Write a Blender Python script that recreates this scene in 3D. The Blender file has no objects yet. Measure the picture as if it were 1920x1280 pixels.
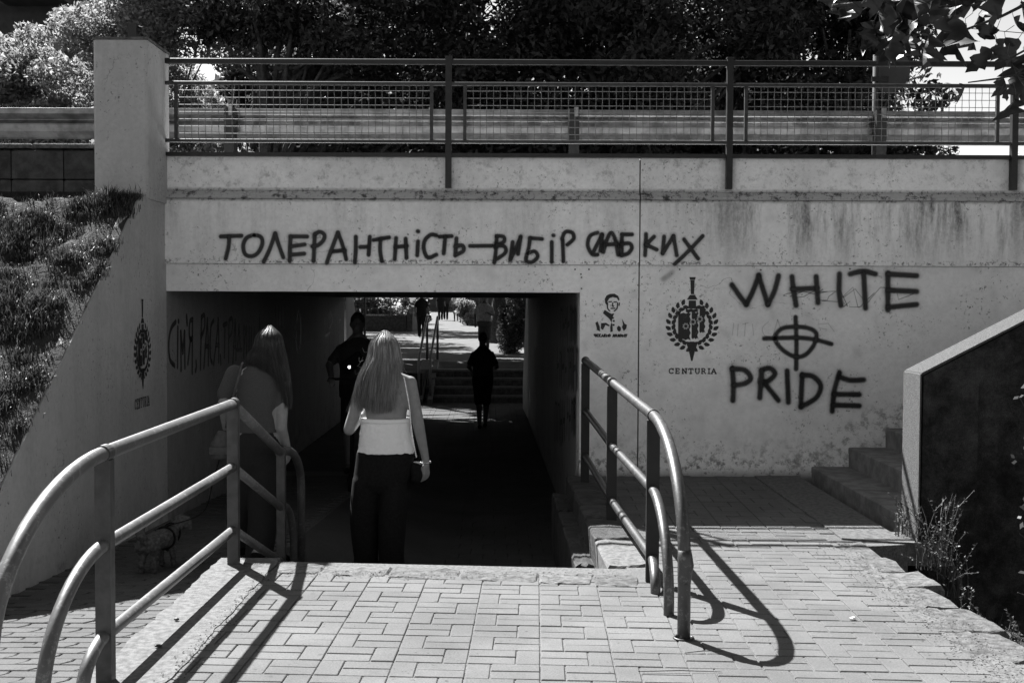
import bpy, math, random
import numpy as np
from mathutils import Vector, Matrix, noise

# ------------------------------------------------------------------ camera, sky, sun, exposure
scene = bpy.context.scene
COL = scene.collection
FPX = 2133.0
PITCH = math.atan((640 - 568.3) / FPX)
CAM = Vector((0, 0, 1.5))
cam_data = bpy.data.cameras.new('camera')
cam = bpy.data.objects.new('camera', cam_data)
COL.objects.link(cam)
cam_data.sensor_width = 36.0
cam_data.lens = FPX / 1920 * 36.0
cam_data.clip_end = 2000
cam_data.clip_start = 0.05
CAMR = Matrix.Rotation(math.pi / 2 - PITCH, 3, 'X') @ Matrix.Rotation(0.004, 3, 'Z')
cam.matrix_world = Matrix.Translation(CAM) @ CAMR.to_4x4()
scene.camera = cam

SX, SY = 0.53, -0.79                      # shadow offset per metre of height
sun_dir = Vector((-SX, -SY, 1)).normalized()
elev = math.asin(sun_dir.z)
azim = math.atan2(sun_dir.x, sun_dir.y)   # clockwise from +Y
world = bpy.data.worlds.new('World')
scene.world = world
world.use_nodes = True
wn, wl = world.node_tree.nodes, world.node_tree.links
wn.clear()
sky = wn.new('ShaderNodeTexSky'); sky.sky_type = 'NISHITA'; sky.sun_disc = False
sky.sun_elevation = elev; sky.sun_rotation = azim; sky.air_density = 1.0; sky.dust_density = 0.7
bw = wn.new('ShaderNodeRGBToBW')
bg = wn.new('ShaderNodeBackground'); bg.inputs['Strength'].default_value = 0.052
wo = wn.new('ShaderNodeOutputWorld')
wl.new(sky.outputs[0], bw.inputs[0]); wl.new(bw.outputs[0], bg.inputs[0]); wl.new(bg.outputs[0], wo.inputs[0])
sd = bpy.data.lights.new('sun', 'SUN'); sd.energy = 5.0; sd.angle = math.radians(0.55); sd.color = (1, 1, 1)
sun = bpy.data.objects.new('sun', sd); COL.objects.link(sun)
sun.rotation_euler = (-sun_dir).to_track_quat('-Z', 'Y').to_euler(); sun.location = (-20, 30, 40)
scene.view_settings.view_transform = 'Standard'
scene.view_settings.look = 'None'
scene.view_settings.gamma = 1.0
scene.view_settings.use_curve_mapping = False
scene.view_settings.exposure = 1.88

# ------------------------------------------------------------------ pixel helpers (photo pixel -> place)
def ray(x, y):
    return CAMR @ Vector(((x - 960) / FPX, (640 - y) / FPX, -1))
def wp(x, y, Y):
    d = ray(x, y); return CAM + d * (Y / d.y)
def gp(x, y, z=0.0):
    d = ray(x, y); return CAM + d * ((z - CAM.z) / d.z)

# ------------------------------------------------------------------ scene helpers
def link(o, parent=None):
    COL.objects.link(o)
    if parent is not None: o.parent = parent
    return o
def tag(o, label=None, cat=None, group=None, kind=None):
    if label: o['label'] = label
    if cat: o['category'] = cat
    if group: o['group'] = group
    if kind: o['kind'] = kind
    return o
def thing(name, label, cat, loc=(0, 0, 0), rz=0, group=None):
    o = bpy.data.objects.new(name, None); o.empty_display_size = 0.1
    COL.objects.link(o); o.location = loc; o.rotation_euler = (0, 0, rz)
    return tag(o, label, cat, group)
def copy_tree(o, parent=None, kids=None):
    c = o.copy(); COL.objects.link(c)
    if parent is not None: c.parent = parent
    for ch in list(o.children): copy_tree(ch, c)
    return c

class MB:
    def __init__(s): s.v = []; s.f = []; s.e = None
    def add(s, vs, fs):
        n = len(s.v); s.v.extend([tuple(p) for p in vs]); s.f.extend([tuple(i + n for i in f) for f in fs]); return n
    def box(s, a, b, M=None, bev=0.0):
        x0, y0, z0 = a; x1, y1, z1 = b
        if bev <= 0:
            vs = [Vector(p) for p in ((x0,y0,z0),(x1,y0,z0),(x1,y1,z0),(x0,y1,z0),(x0,y0,z1),(x1,y0,z1),(x1,y1,z1),(x0,y1,z1))]
            fs = [(0,3,2,1),(4,5,6,7),(0,1,5,4),(1,2,6,5),(2,3,7,6),(3,0,4,7)]
        else:   # chamfered on top
            c = bev
            vs = [Vector(p) for p in ((x0,y0,z0),(x1,y0,z0),(x1,y1,z0),(x0,y1,z0),
                  (x0,y0,z1-c),(x1,y0,z1-c),(x1,y1,z1-c),(x0,y1,z1-c),
                  (x0+c,y0+c,z1),(x1-c,y0+c,z1),(x1-c,y1-c,z1),(x0+c,y1-c,z1))]
            fs = [(0,3,2,1),(0,1,5,4),(1,2,6,5),(2,3,7,6),(3,0,4,7),(4,5,9,8),(5,6,10,9),(6,7,11,10),(7,4,8,11),(8,9,10,11)]
        if M is not None: vs = [M @ p for p in vs]
        s.add(vs, fs); return s
    def bar(s, a, b, w, h, up=(0, 0, 1)):
        a = Vector(a); b = Vector(b); d = (b - a); L = d.length; d.normalize()
        sd_ = d.cross(Vector(up)).normalized(); u = sd_.cross(d)
        vs = []
        for p in (a, b):
            for i, j in ((-1, -1), (1, -1), (1, 1), (-1, 1)): vs.append(p + sd_ * (i * w / 2) + u * (j * h / 2))
        s.add(vs, [(0,1,2,3),(7,6,5,4),(0,4,5,1),(1,5,6,2),(2,6,7,3),(3,7,4,0)]); return s
    def tube(s, pts, r, n=10, cap=True):
        pts = [Vector(p) for p in pts]
        rs = r if isinstance(r, (list, tuple)) else [r] * len(pts)
        prev = None; base = len(s.v); m = len(pts)
        for i, p in enumerate(pts):
            t = (pts[min(i + 1, m - 1)] - pts[max(i - 1, 0)])
            if t.length < 1e-9: t = Vector((0, 0, 1))
            t.normalize()
            if prev is None:
                a = Vector((0, 0, 1)) if abs(t.z) < 0.9 else Vector((1, 0, 0))
                prev = t.cross(a).normalized()
            u = (prev - t * prev.dot(t)).normalized(); w = t.cross(u); prev = u
            for k in range(n):
                an = 2 * math.pi * k / n
                s.v.append(tuple(p + (u * math.cos(an) + w * math.sin(an)) * rs[i]))
        for i in range(m - 1):
            for k in range(n):
                a = base + i * n + k; b = base + i * n + (k + 1) % n
                s.f.append((a, b, b + n, a + n))
        if cap:
            s.f.append(tuple(base + k for k in range(n))[::-1]); s.f.append(tuple(base + (m - 1) * n + k for k in range(n)))
        return s
    def capsule(s, a, b, ra, rb, n=12):
        a = Vector(a); b = Vector(b); d = b - a
        L = d.length
        if L < 1e-6: d = Vector((0, 0, 1)); L = 1.0
        d = d / L
        pts = []; rs = []
        for k in range(4, 0, -1):
            t = math.pi / 2 * k / 4.3; pts.append(a - d * ra * math.sin(t)); rs.append(ra * math.cos(t))
        pts.append(a); rs.append(ra); pts.append(b); rs.append(rb)
        for k in range(1, 5):
            t = math.pi / 2 * k / 4.3; pts.append(b + d * rb * math.sin(t)); rs.append(rb * math.cos(t))
        return s.tube(pts, rs, n)
    def ellipsoid(s, c, r, R=None, n=16, m=10):
        c = Vector(c); base = len(s.v)
        vs = [Vector((0, 0, -r[2]))]
        for i in range(1, m):
            t = math.pi * i / m - math.pi / 2
            for k in range(n):
                a = 2 * math.pi * k / n
                vs.append(Vector((r[0]*math.cos(t)*math.cos(a), r[1]*math.cos(t)*math.sin(a), r[2]*math.sin(t))))
        vs.append(Vector((0, 0, r[2])))
        if R is not None: vs = [R @ v for v in vs]
        fs = []
        for k in range(n): fs.append((0, 1 + (k + 1) % n, 1 + k))
        for i in range(m - 2):
            for k in range(n):
                a = 1 + i*n + k; b = 1 + i*n + (k+1) % n
                fs.append((a, b, b + n, a + n))
        top = 1 + (m-1)*n
        for k in range(n): fs.append((1 + (m-2)*n + k, 1 + (m-2)*n + (k+1) % n, top))
        s.add([v + c for v in vs], fs); return s
    def loft(s, secs, n=20):      # secs: (centre, rx, ry[, rot])
        base = len(s.v)
        for sec in secs:
            c = Vector(sec[0]); rx, ry = sec[1], sec[2]
            for k in range(n):
                a = 2 * math.pi * k / n
                ca, sa = math.cos(a), math.sin(a)
                ca = math.copysign(abs(ca) ** 0.9, ca); sa = math.copysign(abs(sa) ** 0.9, sa)
                s.v.append((c.x + rx * ca, c.y + ry * sa, c.z))
        m = len(secs)
        for i in range(m - 1):
            for k in range(n):
                a = base + i*n + k; b = base + i*n + (k+1) % n
                s.f.append((a, b, b + n, a + n))
        s.f.append(tuple(base + k for k in range(n))[::-1]); s.f.append(tuple(base + (m-1)*n + k for k in range(n)))
        return s
    def prism(s, poly, z0, z1):   # poly in xy
        n = len(poly)
        area = sum(poly[i][0]*poly[(i+1)%n][1] - poly[(i+1)%n][0]*poly[i][1] for i in range(n))
        if area < 0: poly = poly[::-1]
        vs = [(p[0], p[1], z0) for p in poly] + [(p[0], p[1], z1) for p in poly]
        fs = [tuple(range(n))[::-1], tuple(range(n, 2*n))] + [(i, (i+1) % n, n + (i+1) % n, n + i) for i in range(n)]
        s.add(vs, fs); return s
    def extrude(s, poly3, d):     # planar polygon extruded along d
        n = len(poly3); d = Vector(d); P = [Vector(p) for p in poly3]
        nn = Vector((0,0,0))
        for i in range(n): nn += P[i].cross(P[(i+1) % n])
        if nn.dot(d) > 0: P = P[::-1]
        vs = P + [p + d for p in P]
        fs = [tuple(range(n)), tuple(range(n, 2*n))[::-1]] + [(i, n+i, n+(i+1) % n, (i+1) % n) for i in range(n)]
        s.add(vs, fs); return s
    def build(s, name, mat, parent=None, smooth=False, kind=None, label=None):
        me = bpy.data.meshes.new(name)
        me.from_pydata(s.v, [], s.f); me.materials.append(mat)
        if smooth: me.shade_smooth()
        if s.e is not None:
            at = me.attributes.new('edge', 'FLOAT', 'POINT'); at.data.foreach_set('value', s.e)
        o = bpy.data.objects.new(name, me); link(o, parent)
        if parent is not None and parent.type == 'EMPTY':
            o.location = parent.matrix_basis.inverted() @ Vector((0, 0, 0))
            o.rotation_euler = (0, 0, -parent.rotation_euler.z)
        elif parent is not None and parent.parent is None and parent.type == 'MESH':
            pass
        if kind: o['kind'] = kind
        if label: o['label'] = label
        return o
def struct(name, mb, mat, smooth=False): return tag(mb.build(name, mat, None, smooth), kind='structure')

def quads_mesh(name, V, mat, parent=None, kind=None, smooth=False):
    """V: (n,4,3) numpy array of quads"""
    n = len(V); me = bpy.data.meshes.new(name)
    me.vertices.add(4*n); me.vertices.foreach_set('co', V.reshape(-1).astype(np.float32))
    me.loops.add(4*n); me.loops.foreach_set('vertex_index', np.arange(4*n, dtype=np.int32))
    me.polygons.add(n); me.polygons.foreach_set('loop_start', np.arange(0, 4*n, 4, dtype=np.int32))
    me.update(calc_edges=True); me.validate()
    me.materials.append(mat)
    o = bpy.data.objects.new(name, me); link(o, parent)
    if parent is not None and parent.type == 'EMPTY':
        o.location = parent.matrix_basis.inverted() @ Vector((0, 0, 0)); o.rotation_euler = (0, 0, -parent.rotation_euler.z)
    if kind: o['kind'] = kind
    return o

def fuse(mb, name, mat, parent=None, voxel=0.01, smooth_it=4, disp=None, keep=None):
    """one continuous surface out of overlapping closed shapes"""
    me = bpy.data.meshes.new(name + '_tmp'); me.from_pydata(mb.v, [], mb.f)
    o = bpy.data.objects.new('tmp', me); COL.objects.link(o)
    m = o.modifiers.new('r', 'REMESH'); m.mode = 'VOXEL'; m.voxel_size = voxel
    if smooth_it:
        q = o.modifiers.new('s', 'SMOOTH'); q.factor = 0.5; q.iterations = smooth_it
    dg = bpy.context.evaluated_depsgraph_get(); dg.update()
    ev = o.evaluated_get(dg)
    nm = bpy.data.meshes.new_from_object(ev); nm.name = name
    bpy.data.objects.remove(o); bpy.data.meshes.remove(me)
    if disp is not None:
        co = np.empty(len(nm.vertices)*3, np.float32); nm.vertices.foreach_get('co', co)
        no = np.empty(len(nm.vertices)*3, np.float32); nm.vertices.foreach_get('normal', no)
        co = co.reshape(-1, 3); no = no.reshape(-1, 3)
        d = np.array([disp(Vector(c)) for c in co], np.float32)
        co = co + no * d[:, None]; nm.vertices.foreach_set('co', co.reshape(-1))
    nm.materials.clear(); nm.materials.append(mat); nm.shade_smooth(); nm.update()
    r = bpy.data.objects.new(name, nm); link(r, parent)
    if parent is not None and parent.type == 'EMPTY':
        r.location = parent.matrix_basis.inverted() @ Vector((0, 0, 0)); r.rotation_euler = (0, 0, -parent.rotation_euler.z)
    return r

# ------------------------------------------------------------------ materials (black-and-white photograph: greys)
MATS = {}
class NT:
    def __init__(s, name):
        m = bpy.data.materials.new(name); m.use_nodes = True
        s.m = m; s.n = m.node_tree.nodes; s.l = m.node_tree.links
        s.b = s.n['Principled BSDF']; s.out = s.n['Material Output']
        s.geo = s.n.new('ShaderNodeNewGeometry'); s.tc = s.n.new('ShaderNodeTexCoord')
    def lk(s, a, b): s.l.new(a, b)
    def noise(s, scale, detail=4, rough=0.6, src=None, stretch=None):
        t = s.n.new('ShaderNodeTexNoise'); t.inputs['Scale'].default_value = scale
        t.inputs['Detail'].default_value = detail; t.inputs['Roughness'].default_value = rough
        v = src or s.geo.outputs['Position']
        if stretch:
            mp = s.n.new('ShaderNodeMapping'); mp.inputs['Scale'].default_value = stretch
            s.lk(v, mp.inputs[0]); v = mp.outputs[0]
        s.lk(v, t.inputs['Vector']); return t.outputs['Fac']
    def ramp(s, src, a, b, va=0.0, vb=1.0):
        r = s.n.new('ShaderNodeMapRange'); r.interpolation_type = 'SMOOTHSTEP'
        r.inputs[1].default_value = a; r.inputs[2].default_value = b; r.inputs[3].default_value = va; r.inputs[4].default_value = vb
        s.lk(src, r.inputs[0]); return r.outputs[0]
    def math(s, op, a, b=None, c=None):
        r = s.n.new('ShaderNodeMath'); r.operation = op
        for i, x in enumerate((a, b, c)):
            if x is None: continue
            if isinstance(x, (int, float)): r.inputs[i].default_value = x
            else: s.lk(x, r.inputs[i])
        return r.outputs[0]
    def mixv(s, fac, a, b):     # float mix
        r = s.n.new('ShaderNodeMix'); r.data_type = 'FLOAT'
        for i, x in ((0, fac), (2, a), (3, b)):
            if isinstance(x, (int, float)): r.inputs[i].default_value = x
            else: s.lk(x, r.inputs[i])
        return r.outputs[0]
    def color(s, val): s.lk(val, s.b.inputs['Base Color'])
    def bump(s, h, strength=0.4, dist=0.01):
        b = s.n.new('ShaderNodeBump'); b.inputs['Strength'].default_value = strength; b.inputs['Distance'].default_value = dist
        s.lk(h, b.inputs['Height']); s.lk(b.outputs[0], s.b.inputs['Normal'])
    def xyz(s):
        x = s.n.new('ShaderNodeSeparateXYZ'); s.lk(s.geo.outputs['Position'], x.inputs[0]); return x.outputs
    def rnd(s):
        o = s.n.new('ShaderNodeObjectInfo'); return o.outputs['Random']
    def island(s): return s.geo.outputs['Random Per Island']

def simple(name, val, rough=0.7, metal=0.0, var=0.25, scale=20, bump=0.2, bdist=0.003, spec=0.4, per=None):
    t = NT(name); n = t.noise(scale); v = t.ramp(n, 0.3, 0.7, val*(1-var), val*(1+var))
    if per == 'object': v = t.math('MULTIPLY', v, t.ramp(t.rnd(), 0, 1, 0.82, 1.15))
    if per == 'island': v = t.math('MULTIPLY', v, t.ramp(t.island(), 0, 1, 0.7, 1.3))
    t.color(v); t.b.inputs['Roughness'].default_value = rough; t.b.inputs['Metallic'].default_value = metal
    t.b.inputs['Specular IOR Level'].default_value = spec
    if bump: t.bump(t.noise(scale*4, 6), bump, bdist)
    return t.m

def mat_wall(name, base=0.6, zone='face'):
    t = NT(name); X, Y, Z = t.xyz()
    big = t.ramp(t.noise(0.9, 5, 0.6), 0.3, 0.75, 0.86, 1.06)
    fine = t.ramp(t.noise(28, 6, 0.7), 0.25, 0.75, 0.9, 1.08)
    v = t.math('MULTIPLY', t.math('MULTIPLY', big, fine), base)
    # black mould speckles
    sp = t.noise(34, 6, 0.75); patch = t.noise(2.3, 4, 0.6)
    dots = t.math('MULTIPLY', t.ramp(sp, 0.58, 0.64), t.ramp(patch, 0.43, 0.60))
    smudge = t.math('MULTIPLY', t.ramp(t.noise(7, 8, 0.75), 0.5, 0.75), 0.28)
    # vertical streaks
    st = t.math('MULTIPLY', t.ramp(t.noise(4.0, 7, 0.72, stretch=(1, 1, 0.16)), 0.42, 0.66), t.ramp(t.noise(38, 6, .8, stretch=(1, 1, .5)), .3, .62, .45, 1.0))
    if zone == 'face':
        ZL = ZLEDGE
        ledge = t.math('SUBTRACT', 1.0, t.ramp(t.math('ABSOLUTE', t.math('SUBTRACT', Z, ZL)), 0.035, 0.075))
        under = t.math('MULTIPLY', t.ramp(Z, ZL - 0.75, ZL - 0.15), t.math('LESS_THAN', Z, ZL))
        right = t.ramp(X, 0.9, 2.6, 0.30, 1.0)
        stf = t.math('MULTIPLY', t.math('MULTIPLY', st, under), right)
        speck2 = t.ramp(t.noise(17, 8, 0.85), 0.44, 0.58)
        for xp_ in (1.868, 4.36):
            dx_ = t.math('ABSOLUTE', t.math('SUBTRACT', X, t.math('ADD', xp_, t.math('MULTIPLY', t.math('SUBTRACT', t.noise(3, 3), .5), .06))))
            ps_ = t.math('MULTIPLY', t.math('MULTIPLY', t.math('SUBTRACT', 1.0, t.ramp(dx_, 0.0, 0.085)), t.ramp(Z, ZBEAM - .1, ZL, .35, 1)), t.math('GREATER_THAN', Z, ZBEAM))
            ps_ = t.math('MULTIPLY', ps_, t.ramp(t.noise(30, 6, .8), .3, .6, .4, .75)); stf = t.math('MAXIMUM', stf, ps_)
        led = t.math('MULTIPLY', ledge, t.math('MAXIMUM', t.math('MULTIPLY', speck2, 0.93), 0.52))
        bot = t.math('MULTIPLY', t.math('SUBTRACT', 1.0, t.ramp(Z, 0.02, 0.42)), t.ramp(t.noise(11, 8, 0.8), 0.48, 0.60))
        bot0 = t.math('SUBTRACT', 1.0, t.ramp(Z, -0.05, 0.10))
        drip = t.math('MULTIPLY', t.math('MULTIPLY', t.math('GREATER_THAN', Z, ZL + .03), t.ramp(t.noise(9, 8, .8), .48, .66)), .42)
        beamline = t.math('MULTIPLY', t.math('SUBTRACT', 1.0, t.ramp(t.math('ABSOLUTE', t.math('SUBTRACT', Z, ZBEAM + 0.02)), 0.0, 0.035)), t.ramp(sp, 0.5, 0.58))
        stair = t.math('SUBTRACT', 1.0, t.ramp(t.math('SUBTRACT', Z, t.math('MULTIPLY', t.math('SUBTRACT', X, 2.45), 0.49)), 0.12, 0.42))
        stair = t.math('MULTIPLY', t.math('MULTIPLY', stair, t.ramp(X, 2.1, 2.5)), t.ramp(t.noise(14, 8, 0.8), 0.47, 0.62))
        parts = [t.math('MULTIPLY', stf, 0.9), led, t.math('MULTIPLY', bot, 0.8), t.math('MULTIPLY', bot0, 0.8), t.math('MULTIPLY', beamline, 0.8), drip, t.math('MULTIPLY', stair, 0.6)]
    else:
        bot = t.math('MULTIPLY', t.math('SUBTRACT', 1.0, t.ramp(Z, -0.5, 0.3)), t.ramp(t.noise(5, 6, 0.75), 0.44, 0.66))
        parts = [t.math('MULTIPLY', st, 0.15), t.math('MULTIPLY', bot, 0.4)]
    d = t.math('MAXIMUM', t.math('MULTIPLY', dots, 0.75), smudge)
    for p in parts: d = t.math('MAXIMUM', d, p)
    v = t.math('MULTIPLY', v, t.math('SUBTRACT', 1.0, d))
    # hairline cracks
    vor = t.n.new('ShaderNodeTexVoronoi'); vor.feature = 'DISTANCE_TO_EDGE'; vor.inputs['Scale'].default_value = 0.55
    off = t.n.new('ShaderNodeVectorMath'); off.operation = 'ADD'
    nz = t.n.new('ShaderNodeTexNoise'); nz.inputs['Scale'].default_value = 2.5; nz.inputs['Detail'].default_value = 6
    t.lk(t.geo.outputs['Position'], nz.inputs['Vector'])
    t.lk(t.geo.outputs['Position'], off.inputs[0]); t.lk(nz.outputs['Color'], off.inputs[1]); t.lk(off.outputs[0], vor.inputs['Vector'])
    crack = t.math('MULTIPLY', t.math('SUBTRACT', 1.0, t.ramp(vor.outputs['Distance'], 0.0008, 0.0035)), t.ramp(t.noise(0.8, 2), 0.56, 0.60))
    v = t.math('MULTIPLY', v, t.math('SUBTRACT', 1.0, t.math('MULTIPLY', crack, 0.4)))
    t.color(v); t.b.inputs['Roughness'].default_value = 0.85; t.b.inputs['Specular IOR Level'].default_value = 0.2
    h = t.math('ADD', t.noise(9, 6, 0.7), t.math('MULTIPLY', crack, -0.4))
    t.bump(h, 0.35, 0.012)
    return t.m

def mat_paver(name, base, per='object'):
    t = NT(name); r = t.rnd() if per == 'object' else t.island()
    v = t.math('MULTIPLY', t.ramp(r, 0, 1, 0.95, 1.05), base)
    v = t.math('MULTIPLY', v, t.ramp(t.noise(1.6, 5, 0.65), 0.3, 0.7, 0.84, 1.1))
    v = t.math('MULTIPLY', v, t.ramp(t.noise(130, 5, 0.85), 0.32, 0.68, 0.68, 1.22))
    stains = t.math('MULTIPLY', t.ramp(t.noise(14, 6, 0.7), 0.60, 0.72), 0.35)
    v = t.math('MULTIPLY', v, t.math('SUBTRACT', 1.0, stains))
    gum = t.math('MULTIPLY', t.ramp(t.noise(33, 2, .3), 0.73, 0.76), .45)
    v = t.math('MULTIPLY', v, t.math('SUBTRACT', 1.0, gum))
    v = t.math('MULTIPLY', v, t.ramp(t.noise(.55, 6, .75), .3, .7, .84, 1.1))
    t.color(v); t.b.inputs['Roughness'].default_value = 0.9; t.b.inputs['Specular IOR Level'].default_value = 0.2
    t.bump(t.noise(190, 5, 0.8), 0.5, 0.003)
    return t.m

def mat_leaf(name, val, trans=0.35, var=0.35):
    t = NT(name)
    v = t.math('MULTIPLY', t.ramp(t.island(), 0, 1, 1 - var, 1 + var), val)
    t.color(v); t.b.inputs['Roughness'].default_value = 0.55; t.b.inputs['Specular IOR Level'].default_value = 0.4
    tr = t.n.new('ShaderNodeBsdfTranslucent'); t.lk(t.math('MULTIPLY', v, 1.5), tr.inputs['Color'])
    mx = t.n.new('ShaderNodeMixShader'); mx.inputs[0].default_value = trans
    t.lk(t.b.outputs[0], mx.inputs[1]); t.lk(tr.outputs[0], mx.inputs[2]); t.lk(mx.outputs[0], t.out.inputs[0])
    return t.m

def mat_spray(name, dens=1.0, soft=0.45):
    t = NT(name)
    a = t.n.new('ShaderNodeAttribute'); a.attribute_name = 'edge'
    e = a.outputs['Fac']
    n = t.noise(220, 3, 0.7)
    d = t.math('ADD', e, t.math('MULTIPLY', t.math('SUBTRACT', n, 0.5), 0.35))
    al = t.math('SUBTRACT', 1.0, t.ramp(d, soft, 1.0))
    al = t.math('MULTIPLY', al, t.ramp(t.noise(16, 4), 0.3, 0.6, 0.85*dens, dens))
    al = t.math('MULTIPLY', al, t.ramp(t.noise(70, 6, .8), 0.28, 0.40, .55, 1.0))
    al = t.math('MULTIPLY', al, t.math('LESS_THAN', e, 0.995))
    t.color(t.math('MULTIPLY', n, 0.03)); t.b.inputs['Roughness'].default_value = 0.6
    tr = t.n.new('ShaderNodeBsdfTransparent'); mx = t.n.new('ShaderNodeMixShader')
    t.lk(al, mx.inputs[0]); t.lk(tr.outputs[0], mx.inputs[1]); t.lk(t.b.outputs[0], mx.inputs[2]); t.lk(mx.outputs[0], t.out.inputs[0])
    return t.m

# ------------------------------------------------------------------ key dimensions
YW = 9.9                                   # wall face
def zw(y, x=960, Y=YW): return wp(x, y, Y).z
ZPAR = zw(296); ZLEDGE = zw(367); ZBEAM = zw(496); ZLINT = zw(548)
YF = 22.2                                  # far mouth of the tunnel
def XL(Y): return -3.007 - 0.022 * (Y - 9.9)
def XR(Y): return 0.589 - 0.022 * (Y - 9.9)
def RAMP(Y): return -0.02 if Y < 2.8 else -0.02 - 0.0555 * (Y - 2.8)
def FLOOR(Y): return -0.66 - 0.008 * (Y - 7.85)

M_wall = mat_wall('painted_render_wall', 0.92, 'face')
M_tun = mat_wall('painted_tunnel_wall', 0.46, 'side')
M_tunin = mat_wall('shaded_tunnel_wall', 0.29, 'side')  # darker copy of the wing wall paint, tunnel shade put into the colour
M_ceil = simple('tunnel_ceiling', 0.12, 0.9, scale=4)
M_conc = simple('rough_concrete', 0.105, 0.9, var=0.38, scale=30, bump=0.9, bdist=0.006)
M_step = simple('worn_step_concrete', 0.17, 0.9, var=0.3, scale=9, bump=0.5, bdist=0.006)
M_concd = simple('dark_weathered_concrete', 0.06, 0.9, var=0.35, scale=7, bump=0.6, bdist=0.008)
M_cheek = simple('shaded_pebbledash', 0.030, 0.95, var=0.45, scale=160, bump=0.9, bdist=0.006)
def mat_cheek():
    t = NT('shaded_stained_pebbledash'); v = t.math('MULTIPLY', t.ramp(t.noise(170, 5, .8), .3, .7, .5, 1.6), t.ramp(t.noise(2.6, 7, .75), .35, .68, .45, 2.1))
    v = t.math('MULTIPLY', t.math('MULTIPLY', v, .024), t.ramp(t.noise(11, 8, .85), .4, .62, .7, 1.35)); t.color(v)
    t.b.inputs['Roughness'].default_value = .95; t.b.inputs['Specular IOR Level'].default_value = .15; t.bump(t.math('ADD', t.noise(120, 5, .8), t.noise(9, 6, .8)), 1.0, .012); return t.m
M_cheek = mat_cheek()  # shade of the front face put into the colour, with stain mottling
M_cheeklit = simple('sunlit_pebbledash', 0.078, 0.95, var=0.8, scale=170, bump=1.0, bdist=0.006)  # same pebbledash in a lighter tone where the sun falls
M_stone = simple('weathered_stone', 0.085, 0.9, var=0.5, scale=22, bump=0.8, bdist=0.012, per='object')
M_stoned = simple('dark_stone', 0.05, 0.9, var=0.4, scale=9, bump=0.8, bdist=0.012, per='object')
M_soil = simple('dark_soil', 0.03, 1.0, var=0.5, scale=9, bump=1.0, bdist=0.03)
M_grass_soil = simple('grassy_soil', 0.017, 1.0, var=0.5, scale=7, bump=1.0, bdist=0.03)
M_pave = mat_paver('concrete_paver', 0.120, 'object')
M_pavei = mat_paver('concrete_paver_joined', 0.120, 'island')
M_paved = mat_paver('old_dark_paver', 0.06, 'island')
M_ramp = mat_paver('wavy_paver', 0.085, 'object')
M_rampi = mat_paver('wavy_paver_joined', 0.085, 'island')
M_joint = simple('sand_joint', 0.105, 1.0, var=0.4, scale=80, bump=0.6)
def mat_pipe(name, va, vb):
    t = NT(name)
    wear = t.ramp(t.noise(34, 7, 0.8), 0.54, 0.60)
    v = t.mixv(wear, va, vb)
    v = t.math('MULTIPLY', v, t.ramp(t.noise(6, 3), 0.3, 0.7, 0.8, 1.1))
    v = t.math('MULTIPLY', v, t.math('SUBTRACT', 1.0, t.math('MULTIPLY', t.ramp(t.noise(55, 5, .8), .66, .70), .7)))
    t.color(v); t.b.inputs['Roughness'].default_value = 0.42; t.b.inputs['Metallic'].default_value = 0.35
    t.bump(t.noise(60, 5), 0.15, 0.003)
    return t.m
M_pipe = mat_pipe('worn_painted_pipe', .12, .21); M_pipe2 = mat_pipe('dark_worn_pipe', .06, .14)
M_post2 = simple('black_painted_post', 0.010, 0.6, var=0.3, scale=14, bump=0.15)
M_post = simple('painted_steel_post', 0.055, 0.5, var=0.3, scale=14, bump=0.15)
M_rail = simple('dark_painted_steel', 0.014, 0.45, var=0.4, scale=18, bump=0.2)
M_railm = simple('grey_painted_steel', 0.038, 0.45, var=0.35, scale=18, bump=0.2)
M_wire = simple('galvanised_wire', 0.15, 0.4, metal=0.5, var=0.3, scale=30, bump=0)
M_galv = simple('weathered_galvanised_steel', 0.27, 0.34, metal=0.9, var=0.35, scale=6, bump=0.2, bdist=0.004)
M_asph = simple('asphalt', 0.05, 0.95, scale=40)
M_bark = simple('bark', 0.05, 0.95, var=0.5, scale=14, bump=1, bdist=0.02)
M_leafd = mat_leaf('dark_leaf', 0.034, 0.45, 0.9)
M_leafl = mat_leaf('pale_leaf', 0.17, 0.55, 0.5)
M_leafh = mat_leaf('hedge_leaf', 0.06, 0.3, 0.6)
M_leafbig = mat_leaf('large_dry_leaf', 0.013, 0.12, 0.6)
M_grass = mat_leaf('grass_blade', 0.036, 0.35, 0.85)
M_weed = mat_leaf('weed_stem', 0.065, 0.3, 0.5)
M_spray = mat_spray('black_spray_paint', 1.0, 0.36)
M_spraysoft = mat_spray('thin_spray_paint', 1.0, 0.24)
M_sprayfaint = mat_spray('faded_spray_paint', 0.30, 0.1)
M_halo = mat_spray('overspray_mist', .22, 0.0)
M_stencil = mat_spray('stencilled_paint', 1.0, 0.9)
M_skin = simple('skin', 0.22, 0.55, var=0.08, scale=30, bump=0.05)
M_skind = simple('tanned_skin', 0.07, 0.55, var=0.08, scale=30, bump=0.05)
M_black = simple('black_fabric', 0.008, 0.85, var=0.3, scale=60, bump=0.3, spec=.12)
M_white = simple('white_knit_fabric', 0.80, 0.85, var=0.03, scale=120, bump=0.25)
M_grey = simple('grey_knit_fabric', 0.055, 0.9, var=0.12, scale=90, bump=0.3)
M_dkgrey = simple('charcoal_fabric', 0.012, 0.9, var=0.2, scale=60, bump=0.3)
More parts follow.
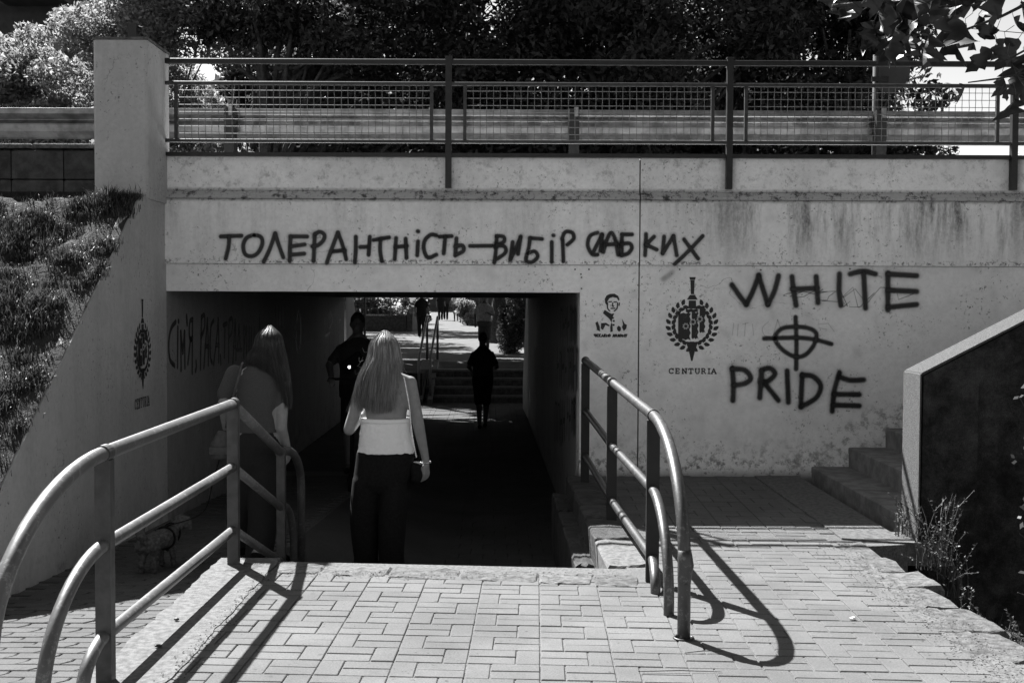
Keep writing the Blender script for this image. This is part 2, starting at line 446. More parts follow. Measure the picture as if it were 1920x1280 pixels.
def mat_hair(name, val, f=(60, 60, 2.5)):
    t = NT(name); v = t.math('MULTIPLY', t.ramp(t.noise(1, 4, .6, stretch=f), .3, .7, val*.5, val*1.25), t.ramp(t.island(), 0, 1, .6, 1.3))
    t.color(v); t.b.inputs['Roughness'].default_value = .36; t.b.inputs['Specular IOR Level'].default_value = .5; return t.m
M_hairb = mat_hair('blonde_hair', .25); M_hairb2 = mat_hair('light_brown_hair', .034)
M_hairk = simple('dark_hair', 0.015, 0.5, bump=0)
M_bag = simple('leather_bag', 0.05, 0.5, scale=30)
M_fur = simple('pale_dog_fur', 0.09, 0.95, var=0.4, scale=50, bump=1, bdist=0.01)
M_chain = simple('bright_chain', 0.7, 0.25, metal=0.9, scale=30, bump=0)
M_facade = simple('dark_facade', 0.04, 0.85, scale=3)
M_glass = simple('window_glass', 0.02, 0.08, scale=2, bump=0, spec=0.8)
M_car = simple('pale_car_paint', 0.55, 0.25, scale=3, bump=0, var=0.03)
M_sign = simple('sign_back_metal', 0.12, 0.4, metal=0.4, scale=8, bump=0)
M_lamp = NT('scooter_lamp').m
_b = M_lamp.node_tree.nodes['Principled BSDF']; _b.inputs['Emission Color'].default_value = (1, 1, 1, 1); _b.inputs['Emission Strength'].default_value = 3

rng = random.Random(7)

# ================================================================== SETTING: ground
# lowest ground, one sheet to the horizon, with the embankments and the far street built on it
mb = MB(); mb.add([(-600, -300, -1.6), (600, -300, -1.6), (600, 900, -1.6), (-600, 900, -1.6)], [(0, 1, 2, 3)])
struct('ground', mb, M_soil)

PLAT = [(-1.66, -6), (2.12, -6), (2.12, 7.02), (2.50, 7.12), (2.50, YW + 0.02), (0.60, YW + 0.02), (0.66, 6.42), (-1.66, 6.60)]
mb = MB(); mb.prism(PLAT, -1.5, -0.0065)
platform = struct('platform', mb, M_joint)

# paver lattice, slightly skewed like the laid pavement
B0 = gp(1011.7, 1081); B1 = gp(1013.6, 1280)
cdir = (B0 - B1); cdir.z = 0; cdir.normalize()
rdir = Vector((math.cos(math.radians(-3.2)), math.sin(math.radians(-3.2)), 0))
def lat(u, v): return B0 + rdir * u + cdir * v
U1, V1 = 0.1022, 0.0948
def paver_mesh(name, nu, nv, mat, gap=0.0066, h=0.06, bev=0.003):
    hu = nu*U1/2 - gap/2; hv = nv*V1/2 - gap/2
    me = MB()
    def P(u, v, z): q = rdir*u + cdir*v; return (q.x, q.y, z)
    vs = [P(-hu,-hv,-h), P(hu,-hv,-h), P(hu,hv,-h), P(-hu,hv,-h),
          P(-hu,-hv,-bev), P(hu,-hv,-bev), P(hu,hv,-bev), P(-hu,hv,-bev),
          P(-hu+bev,-hv+bev,0), P(hu-bev,-hv+bev,0), P(hu-bev,hv-bev,0), P(-hu+bev,hv-bev,0)]
    me.add(vs, [(0,1,5,4),(1,2,6,5),(2,3,7,6),(3,0,4,7),(4,5,9,8),(5,6,10,9),(6,7,11,10),(7,4,8,11),(8,9,10,11)])
    m = bpy.data.meshes.new(name); m.from_pydata(me.v, [], me.f); m.materials.append(mat); return m, me
PMH, mbH = paver_mesh('paver_wide', 2, 1, M_pave)
PMV, mbV = paver_mesh('paver_deep', 1, 2, M_pave)
def in_plat(p):
    x, y = p.x, p.y
    if x < -1.36 or y < 3.9: return False
    edge = 6.60 - (x + 1.66) * 0.078 - 0.25 - 0.02*math.sin(x*5)
    if x < 0.66: return y < edge
    if x > 1.99 + (0.06 if y > 7.0 else 0): return (7.15 < y < 9.84 and x < 2.10)
    if y < 6.35: return True
    if y < 6.55: return x > 0.78
    return x > 0.86 - 0.03*(y-6.4) and y < 9.84
cells = []
for ci in range(-12, 8):
    for ri in range(-16, 24):
        u0 = ci * 3 * U1 * 1.0; v0 = ri * 2 * V1
        flip = (ri % 2 == 0)
        if flip: L = [('H', u0 + U1, v0 + 0.5*V1), ('H', u0 + U1, v0 + 1.5*V1), ('V', u0 + 2.5*U1, v0 + V1)]
        else:    L = [('V', u0 + 0.5*U1, v0 + V1), ('H', u0 + 2*U1, v0 + 0.5*V1), ('H', u0 + 2*U1, v0 + 1.5*V1)]
        for k, u, v in L:
            p = lat(u, v)
            if in_plat(p): cells.append((p.y, k, p))
cells.sort(key=lambda c: c[0])
near = [c for c in cells if c[0] > 4.15]
far = []
lead = [c for c in cells if c[0] <= 4.15]
far = lead + near[300:]; near = near[:300]
for _, k, p in near:
    o = bpy.data.objects.new('brick', PMH if k == 'H' else PMV); link(o, platform)
    o.location = (p.x, p.y, rng.uniform(-0.002, 0.0015)); o.rotation_euler = (rng.gauss(0, .004), rng.gauss(0, .004), rng.gauss(0, .005))
mb = MB()
for _, k, p in far:
    src = mbH if k == 'H' else mbV; dz = rng.uniform(-0.002, 0.0015); tx, ty, a = rng.gauss(0, .004), rng.gauss(0, .004), rng.gauss(0, .005)
    mb.add([(p.x + v[0] - a*v[1], p.y + v[1] + a*v[0], v[2] + dz + tx*v[1] + ty*v[0]) for v in src.v], src.f)
mb.build('brick', M_pavei, platform, kind='stuff')

# concrete kerb strip on the left of the platform, rough edged
def rough_slab(mb, x0, x1, y0, y1, z0, z1, n=24, amp=0.012, zf=None):
    L = []; R = []
    for i in range(n + 1):
        y = y0 + (y1 - y0)*i/n
        L.append((x0 + rng.gauss(0, amp), y)); R.append((x1 + rng.gauss(0, amp*0.7), y + rng.gauss(0, amp*0.3)))
    for i in range(n):
        a, b, c, d = L[i], R[i], R[i+1], L[i+1]
        def zz(p): return (zf(p[1]) if zf else 0) + z1
        vs = [(a[0],a[1],z0),(b[0],b[1],z0),(c[0],c[1],z0),(d[0],d[1],z0),(a[0],a[1],zz(a)),(b[0],b[1],zz(b)),(c[0],c[1],zz(c)),(d[0],d[1],zz(d))]
        mb.add(vs, [(4,5,6,7),(0,1,5,4),(1,2,6,5),(2,3,7,6),(3,0,4,7)])
mb = MB(); rough_slab(mb, -1.69, -1.35, 2.5, 6.62, -0.5, 0.004, 60, 0.008)
rough_slab(mb, -1.68, -1.42, 6.62, 8.2, -0.9, 0.0, 18, 0.006, lambda y: -0.38*(y-6.62))
struct('kerb', mb, M_conc)

# ------------------------------------------------------------------ rocks helper
def rock_mesh(sx, sy, sz, seed, rough=0.12, n=3):
    """flat slab with broken outline"""
    r = random.Random(seed); m = MB()
    ring = []; per = []
    for i in range(5): per.append((-1 + 2*i/5 + (.05 if i == 0 else 0), -1))
    for i in range(3): per.append((1, -1 + 2*i/3 + (.08 if i == 0 else 0)))
    for i in range(5): per.append((1 - 2*i/5 - (.05 if i == 0 else 0), 1))
    for i in range(3): per.append((-1, 1 - 2*i/3 - (.08 if i == 0 else 0)))
    N = len(per)
    for ux, uy in per:
        ring.append((ux*sx/2 + r.gauss(0, rough*0.10*sx) * (abs(ux) > .99) - math.copysign(abs(r.gauss(0, rough*.12*sx)), ux)*(abs(ux) < .99), uy*sy/2*(1 + r.gauss(0, rough*.7)*(abs(uy) > .9))))
    vs = [(x*0.98, y*0.98, -sz) for x, y in ring] + [(x, y, -0.014 + r.gauss(0, .003)) for x, y in ring] + [(x - math.copysign(min(.014, abs(x)), x), y - math.copysign(min(.014, abs(y)), y), r.gauss(0, .004)) for x, y in ring] + [(0, 0, 0.004)]
    fs = []
    for j in range(2):
        for k in range(N): fs.append((j*N+k, j*N+(k+1) % N, (j+1)*N+(k+1) % N, (j+1)*N+k))
    for k in range(N): fs.append((2*N+k, 2*N+(k+1) % N, 3*N))
    m.add(vs, fs); return m
def place_rock(parent, name, mat, x, y, z, sx, sy, sz, rz, seed, rough=0.12):
    m = rock_mesh(sx, sy, sz, seed, rough)
    o = m.build(name, mat, parent); o.location = (x, y, z); o.rotation_euler = (rng.gauss(0, .012), rng.gauss(0, .012), rz); return o
# stones along the head of the stairs
edge_pts = [440, 520, 610, 735, 865, 1010, 1110, 1195]
for i in range(len(edge_pts) - 1):
    xa, xb = edge_pts[i], edge_pts[i+1]
    pa = gp(xa, 1052 + (xa - 440)*0.037); pb = gp(xb, 1052 + (xb - 440)*0.037)
    c = (pa + pb)/2; w = (pb - pa).length - 0.002
    place_rock(platform, 'stone', M_stone, c.x, c.y - 0.12, 0.004, w, 0.25, 0.15, math.atan2(pb.y - pa.y, pb.x - pa.x), 30 + i, 0.07)
# stones along the broken right edge
ys = [(6.93, .26, .42), (6.55, .24, .36), (6.19, .30, .38), (5.80, .26, .40), (5.40, .30, .42), (4.98, .26, .44), (4.52, .30, .48), (4.06, .28, .46)]
for i, (yy, w, h) in enumerate(ys):
    place_rock(platform, 'stone', M_stone, 2.02 + 0.06*rng.random() + 0.03, yy, -0.002 - 0.012*rng.random(), w + .10, h*1.02, 0.22, rng.gauss(0, .03), 60 + i, 0.12)
for i in range(26):
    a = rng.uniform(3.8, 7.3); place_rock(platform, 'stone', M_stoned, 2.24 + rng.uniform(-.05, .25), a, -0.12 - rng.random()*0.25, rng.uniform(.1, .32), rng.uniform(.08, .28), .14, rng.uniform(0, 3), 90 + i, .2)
# curb stones along the right side of the stairs
mb = MB()
yy = 6.45; i = 0
while yy < 9.8:
    L = rng.uniform(.5, .8); L = min(L, 9.88 - yy)
    mid = yy + L/2; xo = 0.62 - 0.02*(mid - 6.4)
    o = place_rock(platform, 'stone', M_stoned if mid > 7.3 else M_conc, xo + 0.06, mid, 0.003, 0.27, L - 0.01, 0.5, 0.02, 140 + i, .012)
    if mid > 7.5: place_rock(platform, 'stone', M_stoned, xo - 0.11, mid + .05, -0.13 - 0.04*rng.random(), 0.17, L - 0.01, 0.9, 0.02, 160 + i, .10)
    yy += L; i += 1

# concrete apron at the foot of the right-hand stair
mb = MB(); n = 16; poly = [(2.12, 9.88), (2.12, 7.25)] + [(2.12 + 0.62*(k/n), 7.25 - 0.16*math.sin(math.pi*0.5*k/n)) for k in range(1, n+1)] + [(2.74, 7.45), (2.50, 7.45), (2.50, 9.88)]
mb.prism(poly, -0.14, 0.006); struct('stair_apron', mb, M_conc)

# stairs going down to the tunnel
mb = MB()
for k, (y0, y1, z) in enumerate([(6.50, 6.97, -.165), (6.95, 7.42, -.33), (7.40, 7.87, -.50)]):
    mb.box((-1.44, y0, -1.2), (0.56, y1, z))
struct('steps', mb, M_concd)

# tunnel floor and ramp
mb = MB(); NF = 20
for i in range(NF):
    y0 = 7.8 + (27.5 - 7.8)*i/NF; y1 = 7.8 + (27.5 - 7.8)*(i+1)/NF
    n = len(mb.v)
    mb.v += [(XL(y0)-.05, y0, FLOOR(y0)), (XR(y0)+.05, y0, FLOOR(y0)), (XR(y1)+.05, y1, FLOOR(y1)), (XL(y1)-.05, y1, FLOOR(y1))]; mb.f.append((n, n+1, n+2, n+3))
struct('tunnel_floor', mb, simple('floor_bed', 0.05, 1.0))
# old pavers on the tunnel floor
mb = MB()
y = 8.7; r = 0
while y < 27.2:
    x = XL(y) + 0.03 - (0.105 if r % 2 else 0)
    w = .21 if y < 16 else .42
    while x < XR(y) - 0.02:
        x0 = max(x, XL(y) + 0.01); x1 = min(x + w, XR(y) - .005)
        if x1 - x0 > .03 and (y > 14 or x0 > -1.6):
            z = FLOOR(y) + 0.014 + rng.uniform(-.002, .002)
            mb.box((x0 + .003, y + .003, z - .03), (x1 - .003, y + .207, z), bev=.004)
        x += w
    y += .21; r += 1
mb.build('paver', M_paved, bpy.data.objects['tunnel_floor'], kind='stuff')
mb = MB(); ys_ = [-6, 2.8, 5, 7, 9, 11, 13, 14.6]
for a, b in zip(ys_[:-1], ys_[1:]):
    n = len(mb.v)
    xr = -1.66
    mb.v += [(-3.05 if a < 5.5 else XL(a)-.02, a, RAMP(a)), (xr, a, RAMP(a)), (xr, b, RAMP(b)), (-3.05 if b < 5.5 else XL(b)-.02, b, RAMP(b)), (xr, a, -1.2), (xr, b, -1.2)]
    mb.f += [(n, n+1, n+2, n+3), (n+1, n+4, n+5, n+2)]
ramp = struct('ramp', mb, M_joint)
mb = MB(); NS, MS = 14, 6
for j in range(NS + 1):
    y = 8.2 + (14.6 - 8.2)*j/NS
    for i in range(MS + 1):
        u = i/MS; u2 = u*u*(3 - 2*u); x = -1.665 + 1.15*u*min(1, .25 + (y - 8.2)/1.6); mb.v.append((x, y, (RAMP(y) + .010)*(1 - u2) + (FLOOR(y) + .017)*u2))
for j in range(NS):
    for i in range(MS): a = j*(MS+1) + i; mb.f.append((a, a+1, a+MS+2, a+MS+1))
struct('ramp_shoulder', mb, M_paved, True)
# wavy interlocking pavers of the ramp
def wavy_paver(mat):
    m = MB(); g = .003; L, D, s = .20, .10, .035
    out = [(-L/2+g, -D/2+g), (0+s*.3, -D/2+g), (s*1.0, -D/2+g), (L/2-g, -D/2+g), (L/2-g+.0, -D/2+g), (L/2+s-g, D/2-g), (s, D/2-g), (-L/2+s+g, D/2-g)]
    out = [(-L/2+g, -D/2+g), (L/2-g, -D/2+g), (L/2+s-g, 0.0), (L/2-g+s, D/2-g), (-L/2+s+g, D/2-g), (-L/2+s+g, 0.0)]
    n = len(out); bev = .004
    cx = sum(p[0] for p in out)/n; cy = 0
    vs = [(x, y, -.05) for x, y in out] + [(x, y, -bev) for x, y in out] + [(x - math.copysign(bev, x-cx), y - (math.copysign(bev, y) if abs(y) > .01 else 0), 0) for x, y in out]
    fs = [(j*n+k, j*n+(k+1) % n, (j+1)*n+(k+1) % n, (j+1)*n+k) for j in range(2) for k in range(n)] + [tuple(range(2*n, 3*n))]
    m.add(vs, fs); me = bpy.data.meshes.new('wavy_paver'); me.from_pydata(m.v, [], m.f); me.materials.append(mat); return me, m
WPM, wmb = wavy_paver(M_ramp)
cnt = []; r = 0; y = 4.2
while y < 13.9:
    x = -3.05 + (0.1 if r % 2 else 0)
    while x < -1.66:
        if x - .1 > XL(y) - .02 and x + .14 < -1.67 or (y < 5.8 and x + .14 < -1.67): cnt.append((x, y))
        x += .203
    y += .103; r += 1
cnt.sort(key=lambda c: c[1])
slope = math.atan(-0.0555)
mb = MB()
for i, (x, y) in enumerate(cnt):
    dz = rng.uniform(-.002, .002)
    if i < 300:
        o = bpy.data.objects.new('paver', WPM); link(o, ramp); o.location = (x, y, RAMP(y) + .012 + dz); o.rotation_euler = (slope, rng.gauss(0, .004), rng.gauss(0, .006))
    else:
        mb.add([(x+v[0], y+v[1], RAMP(y+v[1]) + .012 + dz + v[2]) for v in wmb.v], wmb.f)
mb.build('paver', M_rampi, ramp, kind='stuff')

# road on the bridge and the land beside it
mb = MB()
mb.box((-60, YW + .9, ZPAR - 0.28), (XL(YW) - .3, YF - .3, ZPAR - .16)); mb.box((XL(YW) - .3, YW + .9, ZPAR - 0.28), (60, YF - .3, ZPAR - .16))
struct('road', mb, M_asph)

# embankment to the left of the wing wall
def emb_z(X, Y):
    z = 2.36 - 0.72*(9.1 - Y) if Y < 9.15 else 2.40
    z = max(z, -0.3) - (.04*min(1, max(0, (Y - 8.2)/.8)))
    if Y < 9.2:
        z += 0.09*noise.noise(Vector((X*1.3, Y*1.3, 0))) + 0.06*noise.noise(Vector((X*4, Y*4, 3))) + .04*noise.noise(Vector((X*11, Y*11, 5)))
    return z - 0.05
def wing_top(Y): return 2.30 + .3125*(Y - 9.1) if Y > 9.1 else (2.30 - .7233*(9.1 - Y) if Y > 6.44 else .376 - .7095*(6.44 - Y))
EX0, EY0, EY1 = -9.0, 3.0, 9.6
mb = MB(); nx, ny = 90, 110
for j in range(ny + 1):
    for i in range(nx + 1):
        Y = EY0 + (EY1 - EY0)*j/ny; e1 = (XL(Y) - .004 - .012*abs(noise.noise(Vector((0, Y*9, 0)))) if Y < 9.34 else XL(Y) - .1); X = e1 + (EX0 - e1)*(i/nx)**1.6
        z = emb_z(X, Y); dx = e1 - X
        if Y > 5.55: lim = wing_top(Y) + .012 + .03*noise.noise(Vector((X*5, Y*7, 9))); k = min(1, dx/.35); z = lim*(1 - k) + z*k
        mb.v.append((X, Y, max(z, -.3)))
for j in range(ny):
    for i in range(nx):
        a = j*(nx+1)+i; mb.f.append((a, a+nx+1, a+nx+2, a+1))
struct('embankment', mb, M_grass_soil, True)
mb = MB(); mb.box((-60, 3.0, -1.59), (-9.0, 22, 2.2)); mb.box((-9.0, 9.6, -1.59), (-3.35, 21.9, 2.42)); mb.box((9, YW + .4, -1.59), (60, 22, 2.4))
struct('terrain', mb, M_grass_soil)
# grass on the embankment
def grass(name, n, place, lab, mat=M_grass, hmin=.05, hmax=.2, par=None):
    Q = np.zeros((n, 4, 3), np.float32); k = 0; r = random.Random(11)
    while k < n:
        x, y, z, hs = place(r)
        a0 = r.uniform(0, 6.28)
        for b in range(r.randint(4, 12)):
            if k >= n: break
            a = r.uniform(0, 6.28); h = r.uniform(hmin, hmax)*hs; w = r.uniform(.0014, .0034)
            bx = x + r.gauss(0, .03); by = y + r.gauss(0, .03)
            lean = r.uniform(.15, .95)*h; dx, dy = math.cos(a)*lean, math.sin(a)*lean
            px, py = -math.sin(a)*w, math.cos(a)*w
            zt = z + h*math.sqrt(max(.05, 1 - (lean/h)**2*.8))
            mx, my, mz = bx + dx*.35, by + dy*.35, z + (zt - z)*.62
            Q[k] = [(bx-px, by-py, z-.02), (bx+px, by+py, z-.02), (mx+px, my+py, mz), (mx-px, my-py, mz)]; k += 1
            if k < n: Q[k] = [(mx-px, my-py, mz), (mx+px, my+py, mz), (bx+dx+px*.2, by+dy+py*.2, zt), (bx+dx-px*.2, by+dy-py*.2, zt)]; k += 1
    o = quads_mesh(name, Q, mat, par); tag(o, lab, 'grass', kind='stuff'); return o
def pl_emb(r):
    while True:
        Y = r.uniform(5.6, 9.3); X = XL(Y) - .012 - abs(r.gauss(0, 1.1))
        if X < -6 or (Y > 9.2 and X > -3.45): continue
        d = noise.noise(Vector((X*1.9 + 5, Y*1.9, 0))) + .6*noise.noise(Vector((X*6, Y*6, 2)))
        if d < 0.0 and r.random() < .93: continue
        z = emb_z(X, Y); e1 = XL(Y) - .01; k = min(1, (e1 - X)/.35); z = (wing_top(Y) + .012)*(1 - k) + z*k
        return X, Y, z, max(.5, .8 + d*1.9) + (.9 if r.random() < .02 else 0)
grass('grass', 150000, pl_emb, 'dry tufty grass covering the steep embankment left of the underpass wall', hmin=.02, hmax=.062)

# low dark block wall on top of the embankment
lw = thing('low_block_wall', 'low dark block wall under the guardrail left of the pillar', 'wall', (-5, 9.75, 2.4))
x = XL(YW) - .34; i = 0
while x > -9:
    w = .48 + rng.uniform(-.05, .05)
    for k in range(2):
        mb = MB(); x1 = x - (w/2 if (k and i == 0) else 0)
        mb.box((x - w + .006, 9.62, 2.28 + k*.25), (x - .004, 9.9, 2.28 + (k+1)*.25 - .008), bev=.012)
        mb.build('block', M_stoned, lw)
    x -= w; i += 1
mb = MB()
for k in range(9):
    mb.box((-3.4 - k*.65 - .63, 9.60 + rng.uniform(-.015, .015), 2.784), (-3.4 - k*.65, 9.94, 2.82 + rng.uniform(-.006, .01)), bev=.01)
mb.build('capping', M_stone, lw)

# ================================================================== UNDERPASS
up = thing('underpass', 'white rendered concrete pedestrian underpass with a square tunnel mouth under a road', 'underpass', (0, YW, 0))
XEND = 9.0
XJ = wp(1197, 700, YW).x
def panel(poly_xz, y0, depth, name, mat=M_wall): # front at y0
    m = MB(); m.extrude([(x, y0, z) for x, z in poly_xz], (0, depth, 0)); return m.build(name, mat, up)
xl = XL(YW)
g = 0.006
# parapet (upper band), ledge, beam; each split by the movement joint
for a, b in ((xl, XJ - g), (XJ + g, XEND)):
    m = MB(); m.box((a, YW - .012, ZLEDGE + .035), (b, YW + .35, ZPAR)); m.build('parapet', M_wall, up)
    m = MB(); m.extrude([(a, YW - .012, ZLEDGE + .033), (a, YW - .055, ZLEDGE - .012), (a, YW - .055, ZLEDGE - .035), (a, YW + .3, ZLEDGE - .035), (a, YW + .3, ZLEDGE + .033)], (b - a, 0, 0)); m.build('ledge', M_wall, up)
    m = MB(); m.box((a, YW - .035, ZBEAM), (b, YW + .35, ZLEDGE - .037)); m.build('beam', M_wall, up)
m = MB(); m.box((xl, YW, ZLINT), (XR(YW), YW + .35, ZBEAM - .002)); m.build('lintel', M_wall, up)
m = MB(); m.box((XR(YW) + .001, YW, -.9), (XJ - g, YW + .35, ZBEAM - .002)); m.build('wall_panel', M_wall, up)
m = MB(); m.box((XJ + g, YW, -.9), (XEND, YW + .35, ZBEAM - .002)); m.build('wall_panel', M_wall, up)
m = MB(); m.box((XJ - .02, YW + .03, -.9), (XJ + .02, YW + .05, ZPAR - .01)); m.build('joint_filler', M_rail, up)
# tunnel walls, ceiling, deck
for s, F in ((-1, XL), (1, XR)):
    y0 = YW + (.002 if s < 0 else .352)
    poly = [(F(y0), y0), (F(YF), YF), (F(YF) + s*.4, YF), (F(y0) + s*.4, y0)]
    if s > 0: pass
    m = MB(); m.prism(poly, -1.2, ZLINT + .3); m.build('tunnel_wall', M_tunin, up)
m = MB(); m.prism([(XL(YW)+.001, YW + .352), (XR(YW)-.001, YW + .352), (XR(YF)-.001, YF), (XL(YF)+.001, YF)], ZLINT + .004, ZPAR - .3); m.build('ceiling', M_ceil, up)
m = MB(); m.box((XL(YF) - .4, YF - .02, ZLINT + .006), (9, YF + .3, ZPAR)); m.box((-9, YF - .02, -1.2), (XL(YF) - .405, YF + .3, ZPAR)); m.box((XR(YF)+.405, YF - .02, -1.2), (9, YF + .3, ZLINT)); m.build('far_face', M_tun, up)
# far wing walls beyond the tunnel
for s, F in ((-1, XL), (1, XR)):
    m = MB(); x0 = F(YF + .01); x1 = F(25.8)
    m.extrude([(x0, YF + .31, -1.2), (x0, YF + .31, ZLINT + .5), (F(23.4), 23.4, ZLINT + .3), (x1, 25.8 if s < 0 else 24.6, -.2), (x1, 25.8 if s < 0 else 24.6, -1.2)], (s*.25, 0, 0)); m.build('far_wing_wall', M_tun, up)
# near wing wall with sloping top
TOPS = [(9.9, 2.55), (9.1, 2.30), (6.44, .376), (5.6, -.22), (5.4, -.9), (9.9, -.9)]
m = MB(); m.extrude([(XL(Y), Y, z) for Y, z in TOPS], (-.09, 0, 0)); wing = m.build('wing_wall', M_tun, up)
# pillar
YP = 9.36
pxl = wp(175, 200, YP).x; pxr = XL(YP)
zt = wp(228, 72, YP).z; zb = wp(228, 372, YP).z
def ch_box(m, x0, x1, y0, y1, z0, z1, c=.018):
    P = [(x0+c, y0), (x1-c, y0), (x1, y0+c), (x1, y1), (x0, y1), (x0, y0+c)]
    m.prism(P, z0, z1)
m = MB(); ch_box(m, pxl, pxr + .006, YP, YW + .05, zb, zt - .012); m.build('pillar', M_tun, up)
m = MB(); ch_box(m, pxl - .008, pxr + .014, YP - .008, YW + .058, zt - .011, zt + .01); m.build('pillar_cap', M_conc, up)
m = MB(); m.box((pxl + .06, YP + .02, 1.6), (pxr - .29, YW, zb - .002)); m.build('pillar_footing', M_concd, up)
# small steel box left on top of the pillar
tb = thing('junction_box', 'small dark metal box standing on top of the white pillar', 'box', wp(252, 66, 9.55))
p0 = wp(243, 70, 9.55); p1 = wp(259, 46, 9.55)
m = MB(); m.box((p0.x, 9.5, zt + .012), (p1.x, 9.6, p1.z)); m.build('casing', M_rail, tb)
m = MB(); m.tube([(p1.x - .004, 9.55, p0.z + .03), (p1.x + .03, 9.55, p0.z + .05), (p1.x + .03, 9.55, p1.z - .03), (p1.x - .01, 9.55, p1.z - .02)], .012, 8); m.build('bracket', M_rail, tb)
m = MB(); m.box((p0.x - .05, 9.48, zt + .0105), (p1.x + .03, 9.62, zt + .018)); m.build('base_plate', M_rail, tb)

# ================================================================== BRIDGE RAILING
YR = YW - .045
rail = thing('bridge_railing', 'dark steel bridge railing with wire mesh panels along the top of the underpass', 'railing', (0, YR, ZPAR))
xs = [wp(841, 200, YR).x, wp(1368, 200, YR).x, wp(1902, 200, YR).x]
step = xs[1] - xs[0]; xs += [xs[2] + step, xs[2] + 2*step]
z_top = zw(117, 960, YR); z_mid = zw(158, 960, YR); z_low = zw(266, 960, YR); z_bot = zw(294, 960, YR)
x_start = pxr + .006; x_end = xs[-1] + .05
xp = [x_start - step*.04] + xs
for x in xs:
    m = MB(); m.box((x - .026, YR - .03, zw(353, 960, YR)), (x + .026, YR + .025, zw(109, 960, YR))); o = m.build('post', M_rail, rail)
    m = MB(); m.box((x - .03, YR - .034, zw(109, 960, YR) + .001), (x + .03, YR + .03, zw(109, 960, YR) + .009)); m.build('post_cap', M_railm, rail)
def rail_x(m, a, b, yc, zc, hy, hz, c=.006):
    P = [(yc - hy, zc - hz), (yc + hy, zc - hz), (yc + hy, zc + hz), (yc - hy + c, zc + hz), (yc - hy, zc + hz - c)]
    m.extrude([(a, y, z) for y, z in P], (b - a, 0, 0)); return m
segs = [(x_start, xs[0] - .026)] + [(xs[i] + .026, xs[i+1] - .026) for i in range(len(xs)-1)]
for a, b in segs:
    m = MB(); rail_x(m, a, b, YR, z_top, .02, .022); m.build('top_rail', M_rail, rail)
    m = MB(); rail_x(m, a, b, YR, z_mid, .018, .015); m.build('middle_rail', M_railm, rail)
    m = MB(); rail_x(m, a, b, YR, z_low, .018, .015); m.build('lower_rail', M_railm, rail)
    fa = a + (.09 if a == x_start else .115); fb = b - .12
    for xx in (fa, fb): fr = MB(); fr.box((xx - .014, YR - .016, z_low + .015), (xx + .014, YR + .014, z_mid - .015)); fr.build('frame_bar', M_railm, rail)
    wm = MB(); nv = int(round((fb - fa - .028)/.0585)); 
    for k in range(1, nv):
        xx = fa + .014 + (fb - fa - .028)*k/nv + rng.gauss(0, .0015)
        pts = []
        for q in range(9):
            zz = z_low + .012 + (z_mid - z_low - .025)*q/8
            pts.append((xx + rng.gauss(0, .001), YR + .003*(1 if (q + k) % 2 else -1), zz))
        wm.tube(pts, .0028, 4, False)
    for q in range(1, 8):
        zz = z_low + (z_mid - z_low)*q/8
        wm.tube([(fa + .014, YR, zz), (fb - .014, YR, zz)], .0028, 4, False)
    wm.build('wire_mesh', M_wire, rail, kind='stuff')
m = MB(); m.box((x_start, YR - .012, ZPAR + .001), (x_end, YW + .05, ZPAR + .032)); m.build('base_channel', M_rail, rail)

# ================================================================== GUARDRAIL
YG = 11.6
gr = thing('guardrail', 'weathered corrugated steel guardrail running along the road behind the mesh railing', 'guardrail', (0, YG, ZPAR))
zt_ = wp(960, 207, YG).z; zb_ = wp(960, 263, YG).z; H = zt_ - zb_
prof = [(.06, 0.0), (.055, .05), (.0, .19), (-.012, .23), (-.020, .44), (-.014, .49), (.024, .62), (.022, .65), (-.040, .78), (-.044, .81), (-.036, 1.0), (-.033, 1.003)]
joints = [-16, -9.7, -4.62, wp(1475, 240, YG).x, 8.6, 14]
for a, b in zip(joints[:-1], joints[1:]):
    m = MB(); n = len(prof); off = rng.uniform(-.002, .006)
    for xx in (a, b + .12):
        for d, h in prof: m.v.append((xx, YG + d + off - (.004 if xx == a else 0), zb_ + h*H))
    for k in range(n-1): m.f.append((k, k+n, k+n+1, k+1))
    m.build('beam', M_galv, gr)
gx = [wp(437, 240, YG).x, wp(1075, 240, YG).x, wp(1643, 240, YG).x]; d = gx[1] - gx[0]
for x in [gx[0] - 2*d, gx[0] - d] + gx + [gx[2] + d]:
    m = MB(); m.box((x - .05, YG - .17, ZPAR - .2), (x + .05, YG - .045, zt_ - .01)); m.build('post', M_rail, gr)
    m = MB(); m.box((x + .0, YG - .19, zt_ - .09), (x + .04, YG - .171, zt_ + .004)); m.build('bolt_plate', M_galv, gr)

# ================================================================== HANDRAILS
def bend(x, Yp, z, a, zend, n=14, flat=.0, sgn=-1):
    pts = []
    for k in range(n + 1):
        t = math.pi/2*k/n
        pts.append((x, Yp + sgn*a*math.sin(t), zend + (z - zend)*math.cos(t)))
    return pts
def saddle_post(par, x, y, z0, z1, w=.062, d=.05, mt=None):
    m = MB(); m.box((x - w/2, y - d/2, z0), (x + w/2, y + d/2, z1 - .025)); m.build('post', mt or M_post, par)
    m = MB(); m.tube([(x, y - d/2 - .004, z1), (x, y + d/2 + .004, z1)], .0345, 18); m.build('collar', mt or M_post, par)
hl = thing('handrail', 'pale three-bar tube handrail between the ramp and the steps, left of the platform', 'handrail', (-1.58, 5.5, 0), group='tube handrails beside the steps')
XA = -1.60; YA = 4.45; XB = wp(437, 760, 6.47).x; YB = 6.47
XC = -1.545; YC = 7.6; zC = wp(517, 848, YC).z
R = .0295
